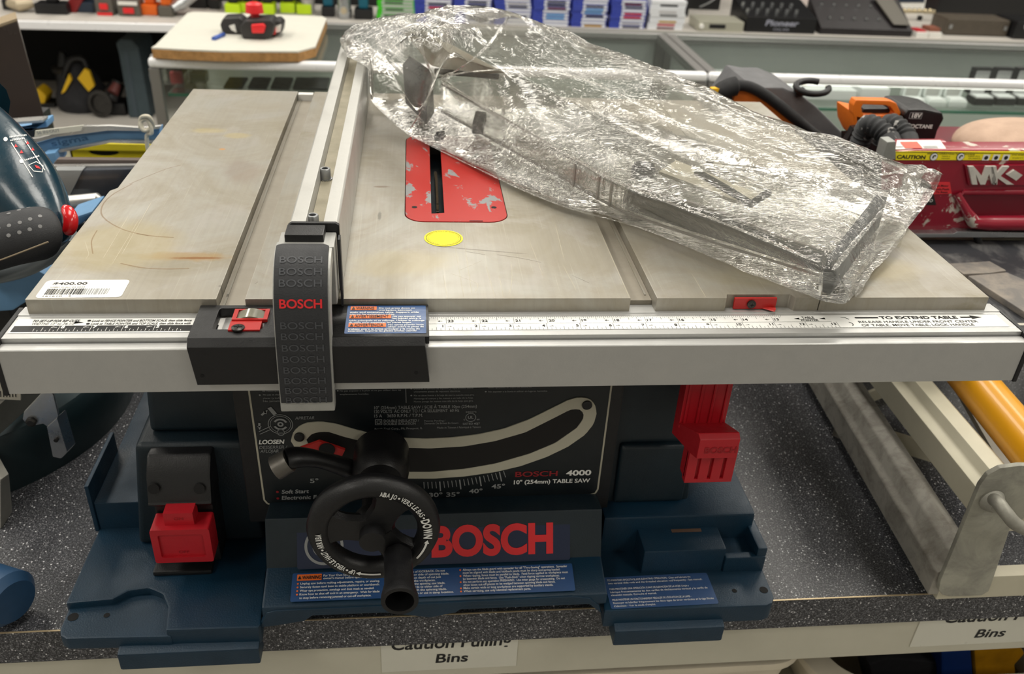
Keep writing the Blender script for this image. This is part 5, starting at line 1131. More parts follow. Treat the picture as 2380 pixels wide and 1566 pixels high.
for i in range(10): c = PZ(2352+i*9, 762, zq); rl_.mrect(fz_, c.x, c.y, .0007, .004 if i % 2 else .006)
rl_.build('table_scale', TS)
eb = MB(M_BP); eb.bar(PZ(2326, 752, zd+.006), PZ(2372, 792, zd+.006), .006, .012); SL(eb, [(2372, 790), (2372, 766), (2540, 766), (2540, 800)], yr_-.01, .01); eb.build('table_bracket', TS, .001)
lg = MB(mk('cream_rail_paint', (206, 200, 178), .5)); lg.box(.60, .64, y0+.02, y0+.06, CZ, zd+.02); lg.build('support_leg', TS); lg = MB(mk('cream_rail_paint', (206, 200, 178), .5)); lg.box(.90, .94, y0+.02, y0+.06, CZ, zd+.02); lg.build('support_leg', TS)
for x_ in (.53, .90): MB(M_BP).box(x_, x_+.02, .14, y0-.02, zd-.02, zd-.012).build('slide_rail', TS)
for u0, v0, u1, v1, y in ((2024, 290, 2076, 352, .45), (2074, 288, 2114, 352, .46)):
    hs = MB(worn_paint('dusty_hose', (40, 41, 43), (170, 168, 164), .60, 40, .6, (1, 1, 1), 6)); n = 110
    a, c = PY(u0, v0, y+.045), PY(u1, v1, y); pt_ = curve([PY(u0-26, v0+44, y+.06), PY(u0-14, v0+12, y+.055), a, a.lerp(c, .5)+V((.004, 0, .004)), c], n)
    hs.tube(pt_, [.0125+.0014*math.sin(i*.85) if i < n*.8 else .0142 for i in range(n)], 20); hs.build('corrugated_hose', TS)
# --- galvanised rack with its yellow tube
RK = thing('steel_rack', (.5, .12, CZ), 'galvanised steel rack with cream rail and yellow tube, below the burgundy tile saw', 'rack')
M_GAL = worn_paint('worn_galvanised', (172, 168, 158), (120, 114, 105), .42, 34, .55, (1, 1, 1), .7, 0, .3); M_CRM = mk('cream_rail_paint', (206, 200, 178), .5)
z1 = CZ+.045
a, b = PZ(2190, 1275, z1), PZ(1945, 880, z1); dr = (b-a).normalized(); b2 = a+dr*.50; a = a-dr*max(0, (a.y+.027)/dr.y)
rg_ = [[p+V((dr.y*x, -dr.x*x, z)) for x, z in ((-.020, -.030), (.020, -.030), (.022, .004), (.016, .018), (.004, .023), (-.008, .018), (-.014, .004), (-.020, .0))] for p in (a, b2)]
MB(M_GAL).loft(rg_, True, False).build('side_rail', RK, .002)
gp = MB(M_GAL); c = PZ(1960, 1020, CZ); gp.prism([PZ(1935, 1012, CZ), PZ(1985, 1034, CZ), PZ(1985, 990, CZ+.02), PZ(1940, 985, CZ+.02)], (.02, .01, 0)); gp.build('rail_foot', RK)
cr_ = MB(M_CRM); z2 = CZ+.125; a, b = PZ(2285, 1095, z2), PZ(2110, 885, z2); d2 = (b-a).normalized(); a = a-d2*max(0, (a.y+.027)/d2.y)
rg_ = [[p+V((d2.y*x, -d2.x*x, z)) for x, z in ((-.020, -.028), (.020, -.028), (.020, .008), (.010, .016), (-.006, .014), (-.010, .004), (-.020, .0))] for p in (a, a+d2*.42)]
cr_.loft(rg_, True, False).build('upper_rail', RK, .0015)
yt_ = MB(worn_paint('yellow_tube_paint', (226, 158, 22), (236, 196, 110), .66, 14, .35, (1, 1, 1), 3, .2)); z3 = CZ+.150; a, b = PZ(2420, 1075, z3), PZ(2262, 885, z3); yt_.tube([a-(b-a)*max(0, (a.y+.026)/(b.y-a.y)), a+(b-a)*1.9], .0215, 22); yt_.build('yellow_tube', RK)
wp = MB(mk('grey_panel', (176, 172, 162), .6)); wp.prism([PZ(u, v, CZ+.10) for u, v in ((2215, 885), (2290, 885), (2420, 1040), (2420, 1110), (2330, 1085))], (0, 0, -.006)); wp.build('rack_tray', RK)
fb = MB(M_CRM); fb.bar(PZ(2070, 1022, CZ+.012), PZ(2290, 1090, CZ+.012), .005, .024); fb.build('flat_brace', RK); fb = MB(M_CRM); fb.bar(PZ(2000, 930, CZ+.01), PZ(2100, 890, CZ+.01), .004, .02); fb.build('flat_brace', RK)
bp_ = MB(worn_paint('zinc_plate', (170, 168, 154), (138, 136, 126), .42, 24, .5, (1, 1, 1), 5, 0, .25)); yb_ = -.0325
bp_.prism([PY(u, v, yb_) for u, v in ((2182, 1372), (2186, 1350), (2278, 1128), (2296, 1104), (2325, 1088), (2370, 1082), (2460, 1082), (2460, 1180), (2400, 1190), (2348, 1228), (2304, 1360), (2298, 1374), (2282, 1384), (2205, 1386), (2190, 1382))], (0, .005, 0)); bp_.build('end_bracket', RK, .001)
ro = MB(mk('zinc_rod', (168, 166, 156), .5, .5, .2, 60, .4, 300)); c = PY(2303, 1160, yb_)
ro.tube(curve([c, PY(2318, 1166, yb_-.012), PY(2340, 1194, yb_-.022), PY(2368, 1222, yb_-.026), PY(2440, 1250, yb_-.026)], 24), .0060, 14); ro.lathe([(.0105, -.001), (.0115, .002), (.0085, .008), (.0062, .011)], c, (0, -1, 0), 18); ro.build('bent_rod', RK)
cbx = MB(M_CRM); q0 = PY(2176, 1398, CY-.002); q1 = PY(2176, 1343, CY-.002); cbx.box(PY(2174, 1390, CY-.014).x, 1.0, CY-.0150, CY-.0008, PY(2250, 1388, CY-.014).z, PY(2176, 1343, CY-.014).z); cbx.build('front_bar', RK, .001)
for x_ in (.80, 1.0): MB(M_GAL).bar((x_, -.02, z1), (x_, .5, z1), .03, .03).build('side_rail', RK) if x_ > .9 else None
# --- orange and black zip bag
BG = thing('tool_bag', (.50, .72, CZ), 'black and orange soft tool bag with a grey side, behind the plastic bag', 'bag')
yb = .66
SL(MB(mk('grey_fabric', (104, 104, 106), .8, 0, .08, 40, .4, 900)), [(1745, 196), (1780, 203), (1820, 203), (1862, 220), (1900, 250), (1990, 340), (1990, 420), (1700, 420), (1700, 260)], yb+.02, .12).build('bag_side', BG, .004)
SL(MB(mk('orange_fabric', (232, 118, 34), .75, 0, .08, 40, .4, 700)), [(1700, 240), (1712, 212), (1728, 203), (1760, 216), (1800, 246), (1850, 290), (1850, 420), (1690, 420)], yb, .018).build('bag_front', BG, .004)
wlt = MB(mk('black_webbing', (28, 28, 30), .7, 0, .1, 60, .5, 900)); wlt.tube(curve([PY(u, v, yb-.003) for u, v in ((1660, 232), (1682, 210), (1715, 199), (1745, 203), (1785, 225), (1840, 268), (1890, 310), (1950, 352), (1990, 400))], 40), [.012]*4+[.014]*6+[.008]*30, 12); wlt.build('bag_piping', BG)
MB(mk('grey_fabric', (104, 104, 106), .8)).box(PY(1705, 410, yb).x, PY(1985, 410, yb+.06).x, yb+.004, yb+.138, CZ, PY(1800, 416, yb).z+.004).build('bag_body', BG, .008)
SL(MB(mk('yellow_strap', (244, 186, 30), .6)), [(1650, 216), (1656, 206), (1690, 205), (1684, 214), (1664, 222)], yb-.012, .01).build('bag_strap', BG)
SL(MB(mk('black_webbing', (28, 28, 30), .7)), [(1660, 222), (1690, 212), (1706, 222), (1696, 262), (1650, 262)], yb-.006, .03).build('bag_end', BG, .004)
hk = MB(M_BP); c = PY(1888, 203, yb+.02); hk.tube(curve([c+V((.022*math.cos(t)*1.15, .012*math.sin(t), .0065*math.sin(t))) for t in [math.radians(a) for a in range(60, 380, 16)]], 40), .0048, 10); hk.bar(PY(1858, 206, yb+.02), PY(1858, 222, yb+.02), .014, .010, (0, 1, 0)); hk.build('bag_hook', BG)
# --- orange cordless tool behind the hoses
OT = thing('cordless_tool', (.66, .6, CZ), 'orange cordless tool with a loop handle and black battery, behind the corrugated hoses', 'power tool')
yo = .55; M_OR = mk('orange_plastic', (238, 122, 34), .4, 0, .05, 50, .15, 500)
ho = MB(M_OR); A_ = resamp([PY(u, v, yo) for u, v in ((1984, 244), (1990, 232), (2068, 234), (2084, 240), (2094, 262), (2090, 276), (1990, 290), (1983, 262))], 80); B_ = resamp([PY(u, v, yo) for u, v in ((2002, 250), (2006, 243), (2060, 245), (2070, 249), (2079, 262), (2075, 268), (2010, 270), (2004, 262))], 80)
ho.ring(A_, B_, (0, .016, 0)); ho.build('loop_handle', OT, .002)
SL(MB(M_OR), [(1984, 262), (2012, 268), (2040, 268), (2040, 330), (2000, 330), (1986, 300)], yo, .06).build('tool_body', OT, .004)
SL(MB(M_BP), [(2004, 262), (2008, 252), (2066, 252), (2082, 268), (2082, 300), (2010, 300)], yo+.012, .04).build('tool_grip', OT, .003)
bt = MB(M_BP); SL(bt, [(2100, 268), (2112, 254), (2150, 254), (2192, 262), (2196, 276), (2180, 304), (2172, 332), (2116, 332)], yo-.01, .07); bt.build('battery_pack', OT, .004)
f8 = Fr((0, yo-.01, 0), (1, 0, 0), (0, 0, 1), .0006); bl_ = MB(M_WHT); t5(bl_, f8, yo-.01, 'OCTANE', 2115, 297, 2166, .0052, .03); t5(bl_, f8, yo-.01, '18V', 2118, 273, 2140, .0062, .03); bl_.use(M_GREYP); a, b = PY(2112, 275, yo-.01), PY(2144, 262, yo-.01); bl_.mline(f8, [(a.x, a.z), (b.x, a.z), (b.x, b.z), (a.x, b.z), (a.x, a.z)], .0008); bl_.build('battery_print', OT)
SL(MB(M_BP), [(1960, 340), (1984, 298), (2000, 296), (1990, 320), (1975, 352)], yo-.02, .012).build('tool_cord', OT)
SL(MB(M_BP), [(1990, 330), (2170, 332), (2180, 370), (1990, 370)], yo+.0, .05).box(.50, .70, yo, yo+.06, CZ, PY(2050, 360, yo).z).build('tool_stand', OT)
# --- tan cap
cp_ = MB(mk('tan_canvas', (186, 158, 138), .9, 0, .12, 40, .6, 500)); cc = PY(2395, 350, .60); R_ = (PY(2400, 345, .6)-PY(2228, 345, .6)).length
def dome(i, j):
    t = i*math.pi; e = j*math.pi/2; return cc+V((-R_*math.cos(t)*math.cos(e)**.8, -.09*math.sin(t)*math.cos(e), .040*math.sin(e)**.75))
cp_.loft([[dome(k/40, j/14) for k in range(41)]+[cc+V((R_*math.cos(k/40*math.pi)*-1*math.cos(j/14*math.pi/2)**.8*-1, .09*math.sin(k/40*math.pi)*math.cos(j/14*math.pi/2), .040*math.sin(j/14*math.pi/2)**.75)) for k in range(1, 40)] for j in range(14)], True)
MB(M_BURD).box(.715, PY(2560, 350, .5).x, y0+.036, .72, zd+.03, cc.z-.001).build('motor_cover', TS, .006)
for x_ in (.74, .9): MB(M_BP).box(x_, x_+.03, .64, .68, CZ, zd+.03).build('support_leg', TS)
CAP = cp_.build('canvas_cap', None, sharp=180)
tag(CAP, 'rounded tan canvas cap lying behind the burgundy tile saw', 'cap')
# ================================================================== background: glass cases and the long back shelf
M_FRM = mk('case_aluminium', (240, 240, 242), .3, .1, .02, 20); M_FRD = mk('case_frame_dark', (132, 130, 128), .4, .4); M_BACK = mk('case_back_panel', (214, 218, 214), .6, 0, .05, 6); M_GE = mk('glass_edge_green', (44, 120, 96), .2)
zc = -.265
c0 = PZ(333, 142, zc); c1 = PZ(1640, 163, zc); yf = (c0.y+c1.y)/2; cdep = .50
def case(x0, x1, label, fill=0):
    T = thing('display_case', ((x0+x1)/2, yf+cdep/2, FZ), label, 'display case', 'glass display cases')
    t = .026
    for y, nm in ((yf, 'front'), (yf+cdep-t, 'back')):
        MB(M_FRM if nm == 'front' else M_FRD).box(x0, x1, y, y+t, zc-t, zc).build('top_bar', T, .0115, 4)
    for x in (x0, x1-t): MB(M_FRD).box(x, x+t, yf+t, yf+cdep-t, zc-t, zc).build('top_bar', T, .003)
    for x in (x0, x1-t):
        for y in (yf, yf+cdep-t): MB(M_FRD).box(x, x+t, y, y+t, FZ+.3, zc-t).build('corner_post', T, .003)
    MB(M_FRD).box(x0, x1, yf, yf+cdep, FZ, FZ+.3).build('plinth', T)
    MB(M_GLASS).box(x0+t, x1-t, yf+t, yf+cdep-t, zc-.008, zc-.002).build('top_glass', T)
    MB(M_GLASS).box(x0+t, x1-t, yf+.006, yf+.011, FZ+.3, zc-t).build('front_glass', T)
    MB(M_BACK).box(x0+t, x1-t, yf+cdep-.012, yf+cdep-.004, FZ+.3, zc-t).build('back_panel', T)
    zs = PY(2150, 256, yf+.05).z
    if fill: MB(M_FILL).box(x0+.06, x1-.06, yf+.028, yf+.040, zc-t-.006, zc-t).build('added_glow_strip', T)  # unseen glowing strip, added to brighten the inside of the case
    MB(M_GLASS).box(x0+t, x1-t, yf+.052, yf+cdep-.03, zs-.008, zs).build('glass_shelf', T)
    MB(M_GE).box(x0+t, x1-t, yf+.049, yf+.052, zs-.008, zs).build('shelf_edge', T)
    MB(M_BACK).box(x0+t, x1-t, yf+.03, yf+cdep-.02, FZ+.3, FZ+.31).build('case_floor', T)
    return zs
zsh_ = case(c0.x, c1.x, 'glass display case with aluminium frame at the left, under the worn white board')
case(c1.x+.004, c1.x+2.1, 'glass display case with aluminium frame at the right, holding jewellery boxes', 1)
# --- long back counter
yk = 3.72; zk = PY(1500, 70, yk).z
BC = thing('back_counter', (0, yk+.3, FZ), 'long back counter with pale top and metal edge, carrying tools, games and music gear', 'counter')
xs_ = PY(388, 70, yk).x
eA, eB = PZ(60, 46, zk), PZ(870, 64, zk); sl_ = (eB.y-eA.y)/(eB.x-eA.x)          # the left half of the front edge runs slightly askew
def yfront(x): return yk if x >= eB.x else eB.y+(x-eB.x)*sl_
MB(mk('pale_shelf', (186, 181, 174), .6, 0, .05, 6)).prism([(-4.4, yfront(-4.4)+.004, zk), (eB.x-.001, yfront(eB.x-.001)+.004, zk), (eB.x+.001, yk+.004, zk), (4.4, yk+.004, zk), (4.4, 5.3, zk), (-4.4, 5.3, zk)], (0, 0, -.02)).build('counter_top', BC)
def trim(u0, u1, mt=None):
    x0, x1 = (PZ(u0, 50, zk).x if u0 is not None else -4.4), PZ(u1, 56, zk).x
    a, b = V((x0, yfront(x0)-.004, zk-.020)), V((min(x1, eB.x-.002), yfront(min(x1, eB.x-.002))-.004, zk-.020)); MB(M_FRM).bar(a, b, .016, .036).build('edge_trim', BC, .005, 3)
trim(None, 299); trim(301, 869)
MB(mk('grey_edge', (150, 152, 148), .4, .3)).box(PY(870, 75, yk).x, 4.4, yk-.01, yk+.004, zk-.05, zk-.004).build('edge_trim', BC, .006)
xo = PY(760, 150, yk).x
MB(M_BACK).box(xo, 4.4, yk+.014, yk+.03, FZ, zk-.02).build('cabinet_panel', BC)
for u in (1625, 2075): x = PY(u, 110, yk+.1).x; MB(M_BACK).box(x, x+.02, yk-.002, yk+.014, FZ, zk-.06).build('cabinet_divider', BC)
MB(mk('dark_back', (10, 10, 11), .9)).box(-4.4, xo, yk+.62, yk+.64, FZ, zk-.02).build('cabinet_panel', BC)
zl_ = PY(200, 273, yk-.02).z
LS = thing('low_shelf', (-2.5, yk, FZ), 'low pale shelf under the left part of the back counter, holding tool bags', 'shelf')
MB(mk('pale_shelf', (206, 200, 192), .6)).box(-4.4, xo-.01, yk-.35, yk+.6, zl_-.03, zl_).build('shelf_board', LS)
MB(M_CREAM).box(-4.4, xo-.01, yk-.33, yk+.6, FZ, zl_-.03).build('shelf_plinth', LS)
xr_ = PY(1604, 60, yk+.3).x
for xa_, xb_, ya_, lab in ((-4.4, xr_, yk+.36, 'long black display riser behind the drills and the game cases'), (xr_+.01, 4.4, yk+1.2, 'black display riser behind the music gear at the right')):
    tag(MB(mk('black_riser', (15, 15, 17), .7, 0, .2, 6)).box(xa_, xb_, ya_, 5.25, zk, zk+.42).build('display_riser', None, .004), lab, 'display riser')
# helper: measured footprint on the back counter, then an upright box w wide, h high (pixels), set v pixels low
def spot(u, v): return PZ(u, v, zk)
def wpx(p, n): return n*(p-CP).dot(AF)/F
def sit(u, v): p = spot(u, v); p.y = max(p.y, yfront(p.x)+.02); return p
NAMES = []
def item(name, mats, u0, u1, v0, v1, label, cat, dep=.10, group=None, shape=None, bev=.006, z0=None):
    """one thing on the back counter, spanning pixels u0..u1 and v0 (top)..v1 (foot)"""
    p = sit((u0+u1)/2, v1) if z0 is None else PZ((u0+u1)/2, v1, z0); zb_ = zk if z0 is None else z0
    w_ = wpx(p, u1-u0); h_ = max(.02, PY((u0+u1)/2, v0, p.y).z-zb_); T = thing(name, (p.x, p.y+dep/2, zb_), label, cat, group)
    return T, p.x-w_/2, p.x+w_/2, p.y, zb_, h_
def stock(name, part, mat, x0, x1, y0, y1, z0, z1, T, bev=.006): return MB(mat).box(x0, x1, y0, y1, z0, z1).build(part, T, bev)
M_BRED = mk('battery_red', (222, 40, 44), .4); M_BGREY = mk('battery_grey', (92, 88, 80), .5); M_ORT = mk('tool_orange', (232, 106, 28), .45); M_NEON = mk('neon_green', (190, 222, 20), .5); M_NAVY = mk('tool_navy', (34, 46, 62), .5); M_MAK = mk('tool_turquoise', (14, 98, 120), .45)
# batteries
for u0, u1, v0, v1, lab, wt_ in ((226, 264, -4, 36, 'grey battery with a red latch and red foot, left of the white topped one', 0), (277, 326, 2, 38, 'grey battery with a white top label and red latch, right of the other battery', 1)):
    T, x0, x1, y, z, h_ = item('tool_battery', 0, u0, u1, v0, v1, lab, 'battery', .09, 'grey and red batteries')
    stock('', 'battery_case', M_BGREY, x0, x1, y, y+.09, z, z+h_, T); xm = (x0+x1)/2; w_ = x1-x0
    stock('', 'latch', M_BRED, xm-w_*.24, xm+w_*.24, y-.008, y, z+h_*.2+(0 if wt_ else h_*.15), z+h_*.55+(0 if wt_ else h_*.15), T, .002)
    stock('', 'top_label' if wt_ else 'battery_foot', M_WPL if wt_ else M_BRED, x0+w_*.06, x1-w_*.06, y-.006, y+.0, z+h_*.72 if wt_ else z, z+h_*.95 if wt_ else z+h_*.18, T, .002)
def drill(u0, u1, v1, m1, m2, lab, lean=0):
    T, x0, x1, y, z, h_ = item('cordless_drill', 0, u0, u1, -40, v1, lab, 'drill', .12); xm = (x0+x1)/2; w_ = x1-x0
    stock('', 'battery', m2, x0, x1, y, y+.09, z, z+.045, T); MB(m1).bar((xm, y+.05, z+.045), (xm+lean, y+.05, z+.16), .045, .05, (0, 1, 0)).build('grip', T, .008)
    MB(m1).lathe([(.02, -.03), (.034, -.02), (.036, .10), (.028, .12), (.02, .15), (.012, .17)], (xm+lean, y-.02, z+.185), (0, 1, 0), 20).build('motor_body', T)
drill(8, 60, 24, M_RED, M_BP, 'red and black cordless drill at the far left of the back counter'); drill(84, 156, 34, M_BP, M_BP, 'black power tool with a wide foot, left of the dark navy tool')
drill(182, 218, 30, M_NAVY, M_NAVY, 'dark navy cordless drill, left of the grey batteries'); drill(330, 366, 36, M_ORT, M_ORT, 'orange cordless drill with an orange foot, right of the batteries'); drill(370, 402, 40, M_ORT, M_BGREY, 'orange cordless drill with a round motor end, right of the orange footed drill')
drill(440, 480, 20, M_ORT, M_BP, 'orange and black cordless drill behind the white board'); drill(486, 510, 22, M_ORT, M_BP, 'slim orange and black driver behind the white board, right of the other drill')
for k, u in enumerate((524, 560, 604, 652, 690)): drill(u, u+34, 34-k % 2*3, M_BP, M_NEON, ['first', 'second', 'third', 'fourth', 'last'][k]+' from the left in the row of neon green footed black drills')
T, x0, x1, y, z, h_ = item('spray_gun', 0, 22, 76, 6, 28, 'small brass and white fitting lying between the red drill and the black tool', 'fitting'); MB(mk('brass_fitting', (190, 176, 150), .4, .4)).tube([(x0, y+.03, z+.03), ((x0+x1)/2, y, z+.03), (x1, y+.02, z+.035)], [.02, .03, .018], 12).build('fitting_body', T)
T, x0, x1, y, z, h_ = item('heat_gun', 0, 158, 186, -10, 32, 'dark red power tool leaning beside the black power tool', 'power tool'); MB(mk('dark_red_tool', (128, 26, 28), .45)).bar((x0, y+.05, z), (x1, y+.05, z+h_), .05, .06, (0, 1, 0)).build('tool_body', T, .01); MB(M_BP).bar((x1, y+.05, z+h_), (x1+.02, y+.05, z+h_+.08), .06, .06, (0, 1, 0)).build('tool_head', T, .01)
T, x0, x1, y, z, h_ = item('angle_driver', 0, 402, 432, 8, 40, 'grey metal angle tool lying between the orange drills', 'power tool'); MB(M_STEEL).tube([(x0, y, z+.035), ((x0+x1)/2, y+.04, z+.05), (x1+.02, y+.08, z+.09)], [.018, .03, .034], 14).build('tool_body', T); MB(M_BP).lathe([(.03, 0), (.03, .02)], (x1+.02, y+.08, z+.09), (.5, .5, .5), 14).build('tool_cap', T)
T, x0, x1, y, z, h_ = item('wire_duct', 0, 716, 742, -30, 34, 'upright pale grey ribbed part standing between neon drills and turquoise tool', 'duct'); MB(mk('pale_ribbed', (176, 172, 166), .6, 0, .2, 60)).tube([(x0, y+.03, z+i*.012) for i in range(18)], [.030+.004*(i % 2) for i in range(18)], 14).build('ribbed_body', T)
drill(748, 778, 40, M_MAK, M_BP, 'turquoise and black cordless drill, left of the steel topped tool'); drill(824, 866, 46, M_MAK, M_BP, 'turquoise and black tool standing beside the green game stack')
T, x0, x1, y, z, h_ = item('router_tool', 0, 788, 812, -20, 46, 'grey and steel tool with a round brass end, between the turquoise tools', 'power tool'); MB(M_STEEL).lathe([(.03, 0), (.036, .03), (.03, .06), (.034, .12), (.03, .2)], ((x0+x1)/2, y+.04, z), (0, 0, 1), 18).build('tool_body', T); MB(mk('brass_fitting', (190, 176, 150), .4, .4)).lathe([(.016, 0), (.014, .012)], ((x0+x1)/2, y+.005, z+.04), (0, -1, 0), 14).build('tool_nose', T)
# --- game cases
BLU = mk('blue_case_plastic', (58, 72, 166), .3, 0, .05, 60); WHC = mk('white_case_plastic', (226, 228, 232), .35); GRC = mk('green_case_plastic', (70, 196, 40), .3)
CS = [mk('spine_white', (218, 216, 210), .5), mk('spine_grey', (92, 92, 92), .5), mk('spine_red', (190, 28, 34), .5), mk('spine_black', (32, 30, 34), .5), mk('spine_blue', (104, 158, 206), .5), mk('spine_gold', (186, 148, 60), .5), mk('spine_maroon', (96, 30, 38), .5), mk('spine_pale', (186, 184, 184), .5)]
ORD = ['lowest', 'second', 'third', 'fourth', 'fifth', 'sixth', 'seventh', 'eighth', 'ninth', 'tenth']
SN = ['the green and grey stack at the left', 'the first blue spined stack', 'the second blue spined stack', 'the third blue spined stack', 'the fourth blue spined stack', 'the fifth blue spined stack', 'the sixth blue spined stack', 'the white stack at the right']
STK = [(876, 962, 'g'), (965, 1054, 'b'), (1057, 1146, 'b'), (1150, 1238, 'b'), (1240, 1328, 'b'), (1329, 1414, 'b'), (1417, 1502, 'b'), (1505, 1590, 'w')]
SEQ = {0: [1, 1, 7, 1, 7, 1, 1, 7, 1], 1: [0, 0, 7, 0, 2, 1, 0, 3, 0], 2: [0, 1, 0, 0, 7, 3, 1, 0, 0], 3: [0, 0, 3, 0, 0, 1, 7, 0, 0], 4: [0, 0, 4, 4, 0, 6, 3, 1, 0], 5: [5, 0, 0, 3, 4, 4, 1, 0, 0], 6: [1, 7, 0, 2, 2, 0, 1, 6, 0], 7: [6, 2, 5, 0, 1, 7, 0, 3, 0]}
for si, (u0, u1, kind) in enumerate(STK):
    p = sit((u0+u1)/2, 64+.012*(u0-1000)); w_ = wpx(p, u1-u0-2); x0 = p.x-w_/2
    sh = {'b': BLU, 'w': WHC, 'g': GRC}[kind]; th = .0148
    for k in range(9):
        jx = random.uniform(-.004, .004); jy = random.uniform(0, .006); zz = zk+k*th
        c = MB(sh); y_ = p.y+jy
        c.box(x0+jx, x0+w_+jx, y_, y_+.128, zz+.0003, zz+th-.0006)
        f_ = Fr((x0+jx, y_, zz), (1, 0, 0), (0, 0, 1), .0005); a_ = {'b': .29, 'w': .04, 'g': .12}[kind]
        c.use(WHC if kind != 'g' else CS[7]).mrect(f_, w_*a_, .0022, w_*(.97-a_), th-.0046)
        ci = SEQ[si][k]
        if ci: c.use(CS[ci]).mrect(f_, w_*(a_+(.08 if kind != 'w' else .22)), .003, w_*.5, th-.006, 2)
        o = c.build('game_case', None)
        tag(o, ORD[k]+' game case in '+SN[si], 'game case', 'game cases in '+SN[si])
# --- music gear
T, x0, x1, y, z, h_ = item('cassette_receiver', 0, 1619, 1729, 50, 74, 'small silver hi-fi receiver with a black display, left of the black mixer', 'receiver', .2); stock('', 'receiver_case', mk('champagne_metal', (190, 188, 172), .4, .5), x0, x1, y, y+.16, z, z+h_, T, .004); w_ = x1-x0
stock('', 'display', M_BLK, x0+w_*.25, x0+w_*.6, y-.003, y, z+h_*.3, z+h_*.72, T, .001); MB(M_WPL).lathe([(.012, 0), (.011, .01)], (x0+w_*.08, y, z+h_*.5), (0, -1, 0), 16).build('volume_knob', T)
T, x0, x1, y, z, h_ = item('dj_mixer', 0, 1728, 1896, 32, 77, 'black mixer with a silver maker name on its front edge, right of the silver receiver', 'mixer', .3); w_ = x1-x0
MB(mk('black_gear', (16, 16, 18), .4)).prism([(x0, y, z), (x0, y, z+h_*.8), (x0, y+.26, z+h_*1.35), (x0, y+.26, z)], (w_, 0, 0)).build('mixer_case', T, .004)
f_ = Fr((x0, y, z), (1, 0, 0), (0, 0, 1), .001); MB(mk('silver_print', (150, 152, 166), .4)).text(f_, 'Pioneer', w_*.27, h_*.38, h_*.3, w_*.47, .03, .2).text(f_, 'DDJ-400', w_*.4, h_*.14, h_*.11, w_*.22, 0).build('maker_name', T)
for i in range(12):
    MB(M_STEEL).lathe([(.009, 0), (.008, .016)], (x0+w_*(.05+.14*(i % 6)), y+.06+.08*(i//6), z+h_*(.93+.17*(i//6))), (0, -.2, 1), 12).build('mixer_knob', T)
T, x0, x1, y, z, h_ = item('effects_pedal', 0, 1900, 2124, 28, 83, 'long black effects pedalboard with rows of silver foot switches and a rocker pedal', 'pedalboard', .3); w_ = x1-x0
MB(mk('pedal_black', (30, 26, 28), .45)).prism([(x0, y, z), (x0, y, z+h_*.28), (x0, y+.22, z+h_*1.3), (x0, y+.22, z)], (w_, 0, 0)).build('pedal_case', T, .004)
for i in range(10):
    r_ = i//5; MB(M_CHROME).lathe([(.008, 0), (.008, .008), (.005, .016)], (x0+w_*(.09+.135*(i % 5)+.03*(1-r_)), y+.06+.09*r_, z+h_*(.56+.41*r_)), (0, -.3, 1), 12).build('foot_switch', T)
MB(M_BGREY).hexa([(x1-w_*.21, y+.02, z+h_*.45), (x1-w_*.03, y+.02, z+h_*.45), (x1-w_*.11, y+.20, z+h_*1.35), (x1-w_*.32, y+.20, z+h_*1.35), (x1-w_*.21, y+.01, z+h_*.5), (x1-w_*.03, y+.01, z+h_*.5), (x1-w_*.11, y+.19, z+h_*1.42), (x1-w_*.32, y+.19, z+h_*1.42)]).build('rocker_pedal', T, .004)
kx = MB(mk('box_red', (176, 24, 32), .5)); yk2 = 4.75
kx.prism([PY(u, v, yk2) for u, v in ((1840, 24), (1850, -90), (2024, -90), (2020, 24))], (0, .1, 0)); kx.box(PY(1840, 24, yk2).x, PY(2020, 24, yk2).x, yk2, yk2+.1, zk, PY(1930, 24, yk2).z)
fk = Fr((0, yk2, 0), (1, 0, 0), (0, 0, 1), .002); kp2 = lambda u, v: fk.p(PY(u, v, yk2).x, PY(u, v, yk2).z)
kx.use(M_WHT).mpoly([kp2(1853, 17), kp2(1850, -6), kp2(1862, -40), kp2(1876, -10), kp2(1890, 17)]).mpoly([kp2(u, v) for u, v in ((1894, 17), (1920, -10), (1970, -60), (2020, -60), (2000, -10), (1972, 17))]); kx.use(M_BLK)
for i in range(9): u = 1902+i*9; kx.mline(Fr((0, yk2, 0), (1, 0, 0), (0, 0, 1), .004), [(PY(u, 8-i*3, yk2).x, PY(u, 8-i*3, yk2).z), (PY(u+8, -6-i*4, yk2).x, PY(u+8, -6-i*4, yk2).z)], .007)
tag(kx.build('keyboard_box', None), 'red and white box printed with piano keys, standing behind the effects pedalboard', 'box')
FLT = thing('flute', (PY(2010, 24, 4.3).x, 4.3, zk), 'long silver flute lying across the back of the pedalboard', 'flute'); fa, fb_ = PY(1866, 23, 4.2), PY(2172, 27, 4.2)
MB(mk('silver_gilt', (214, 200, 168), .25, .9)).tube([fa, fb_], .0105, 14).build('flute_tube', FLT)
for i in range(16):
    p = fa.lerp(fb_, .36+.04*i); MB(mk('silver_gilt', (214, 200, 168), .25, .9)).lathe([(.010, 0), (.011, .004), (.004, .007)], p+V((0, -.006+.004*(i % 2), .009)), (0, -.5, 1), 12).build('flute_key', FLT)
for t_ in (.1, .9): MB(M_BP).box(fa.lerp(fb_, t_).x-.01, fa.lerp(fb_, t_).x+.01, 4.19, 4.21, zk, fa.z-.009).build('flute_rest', FLT)
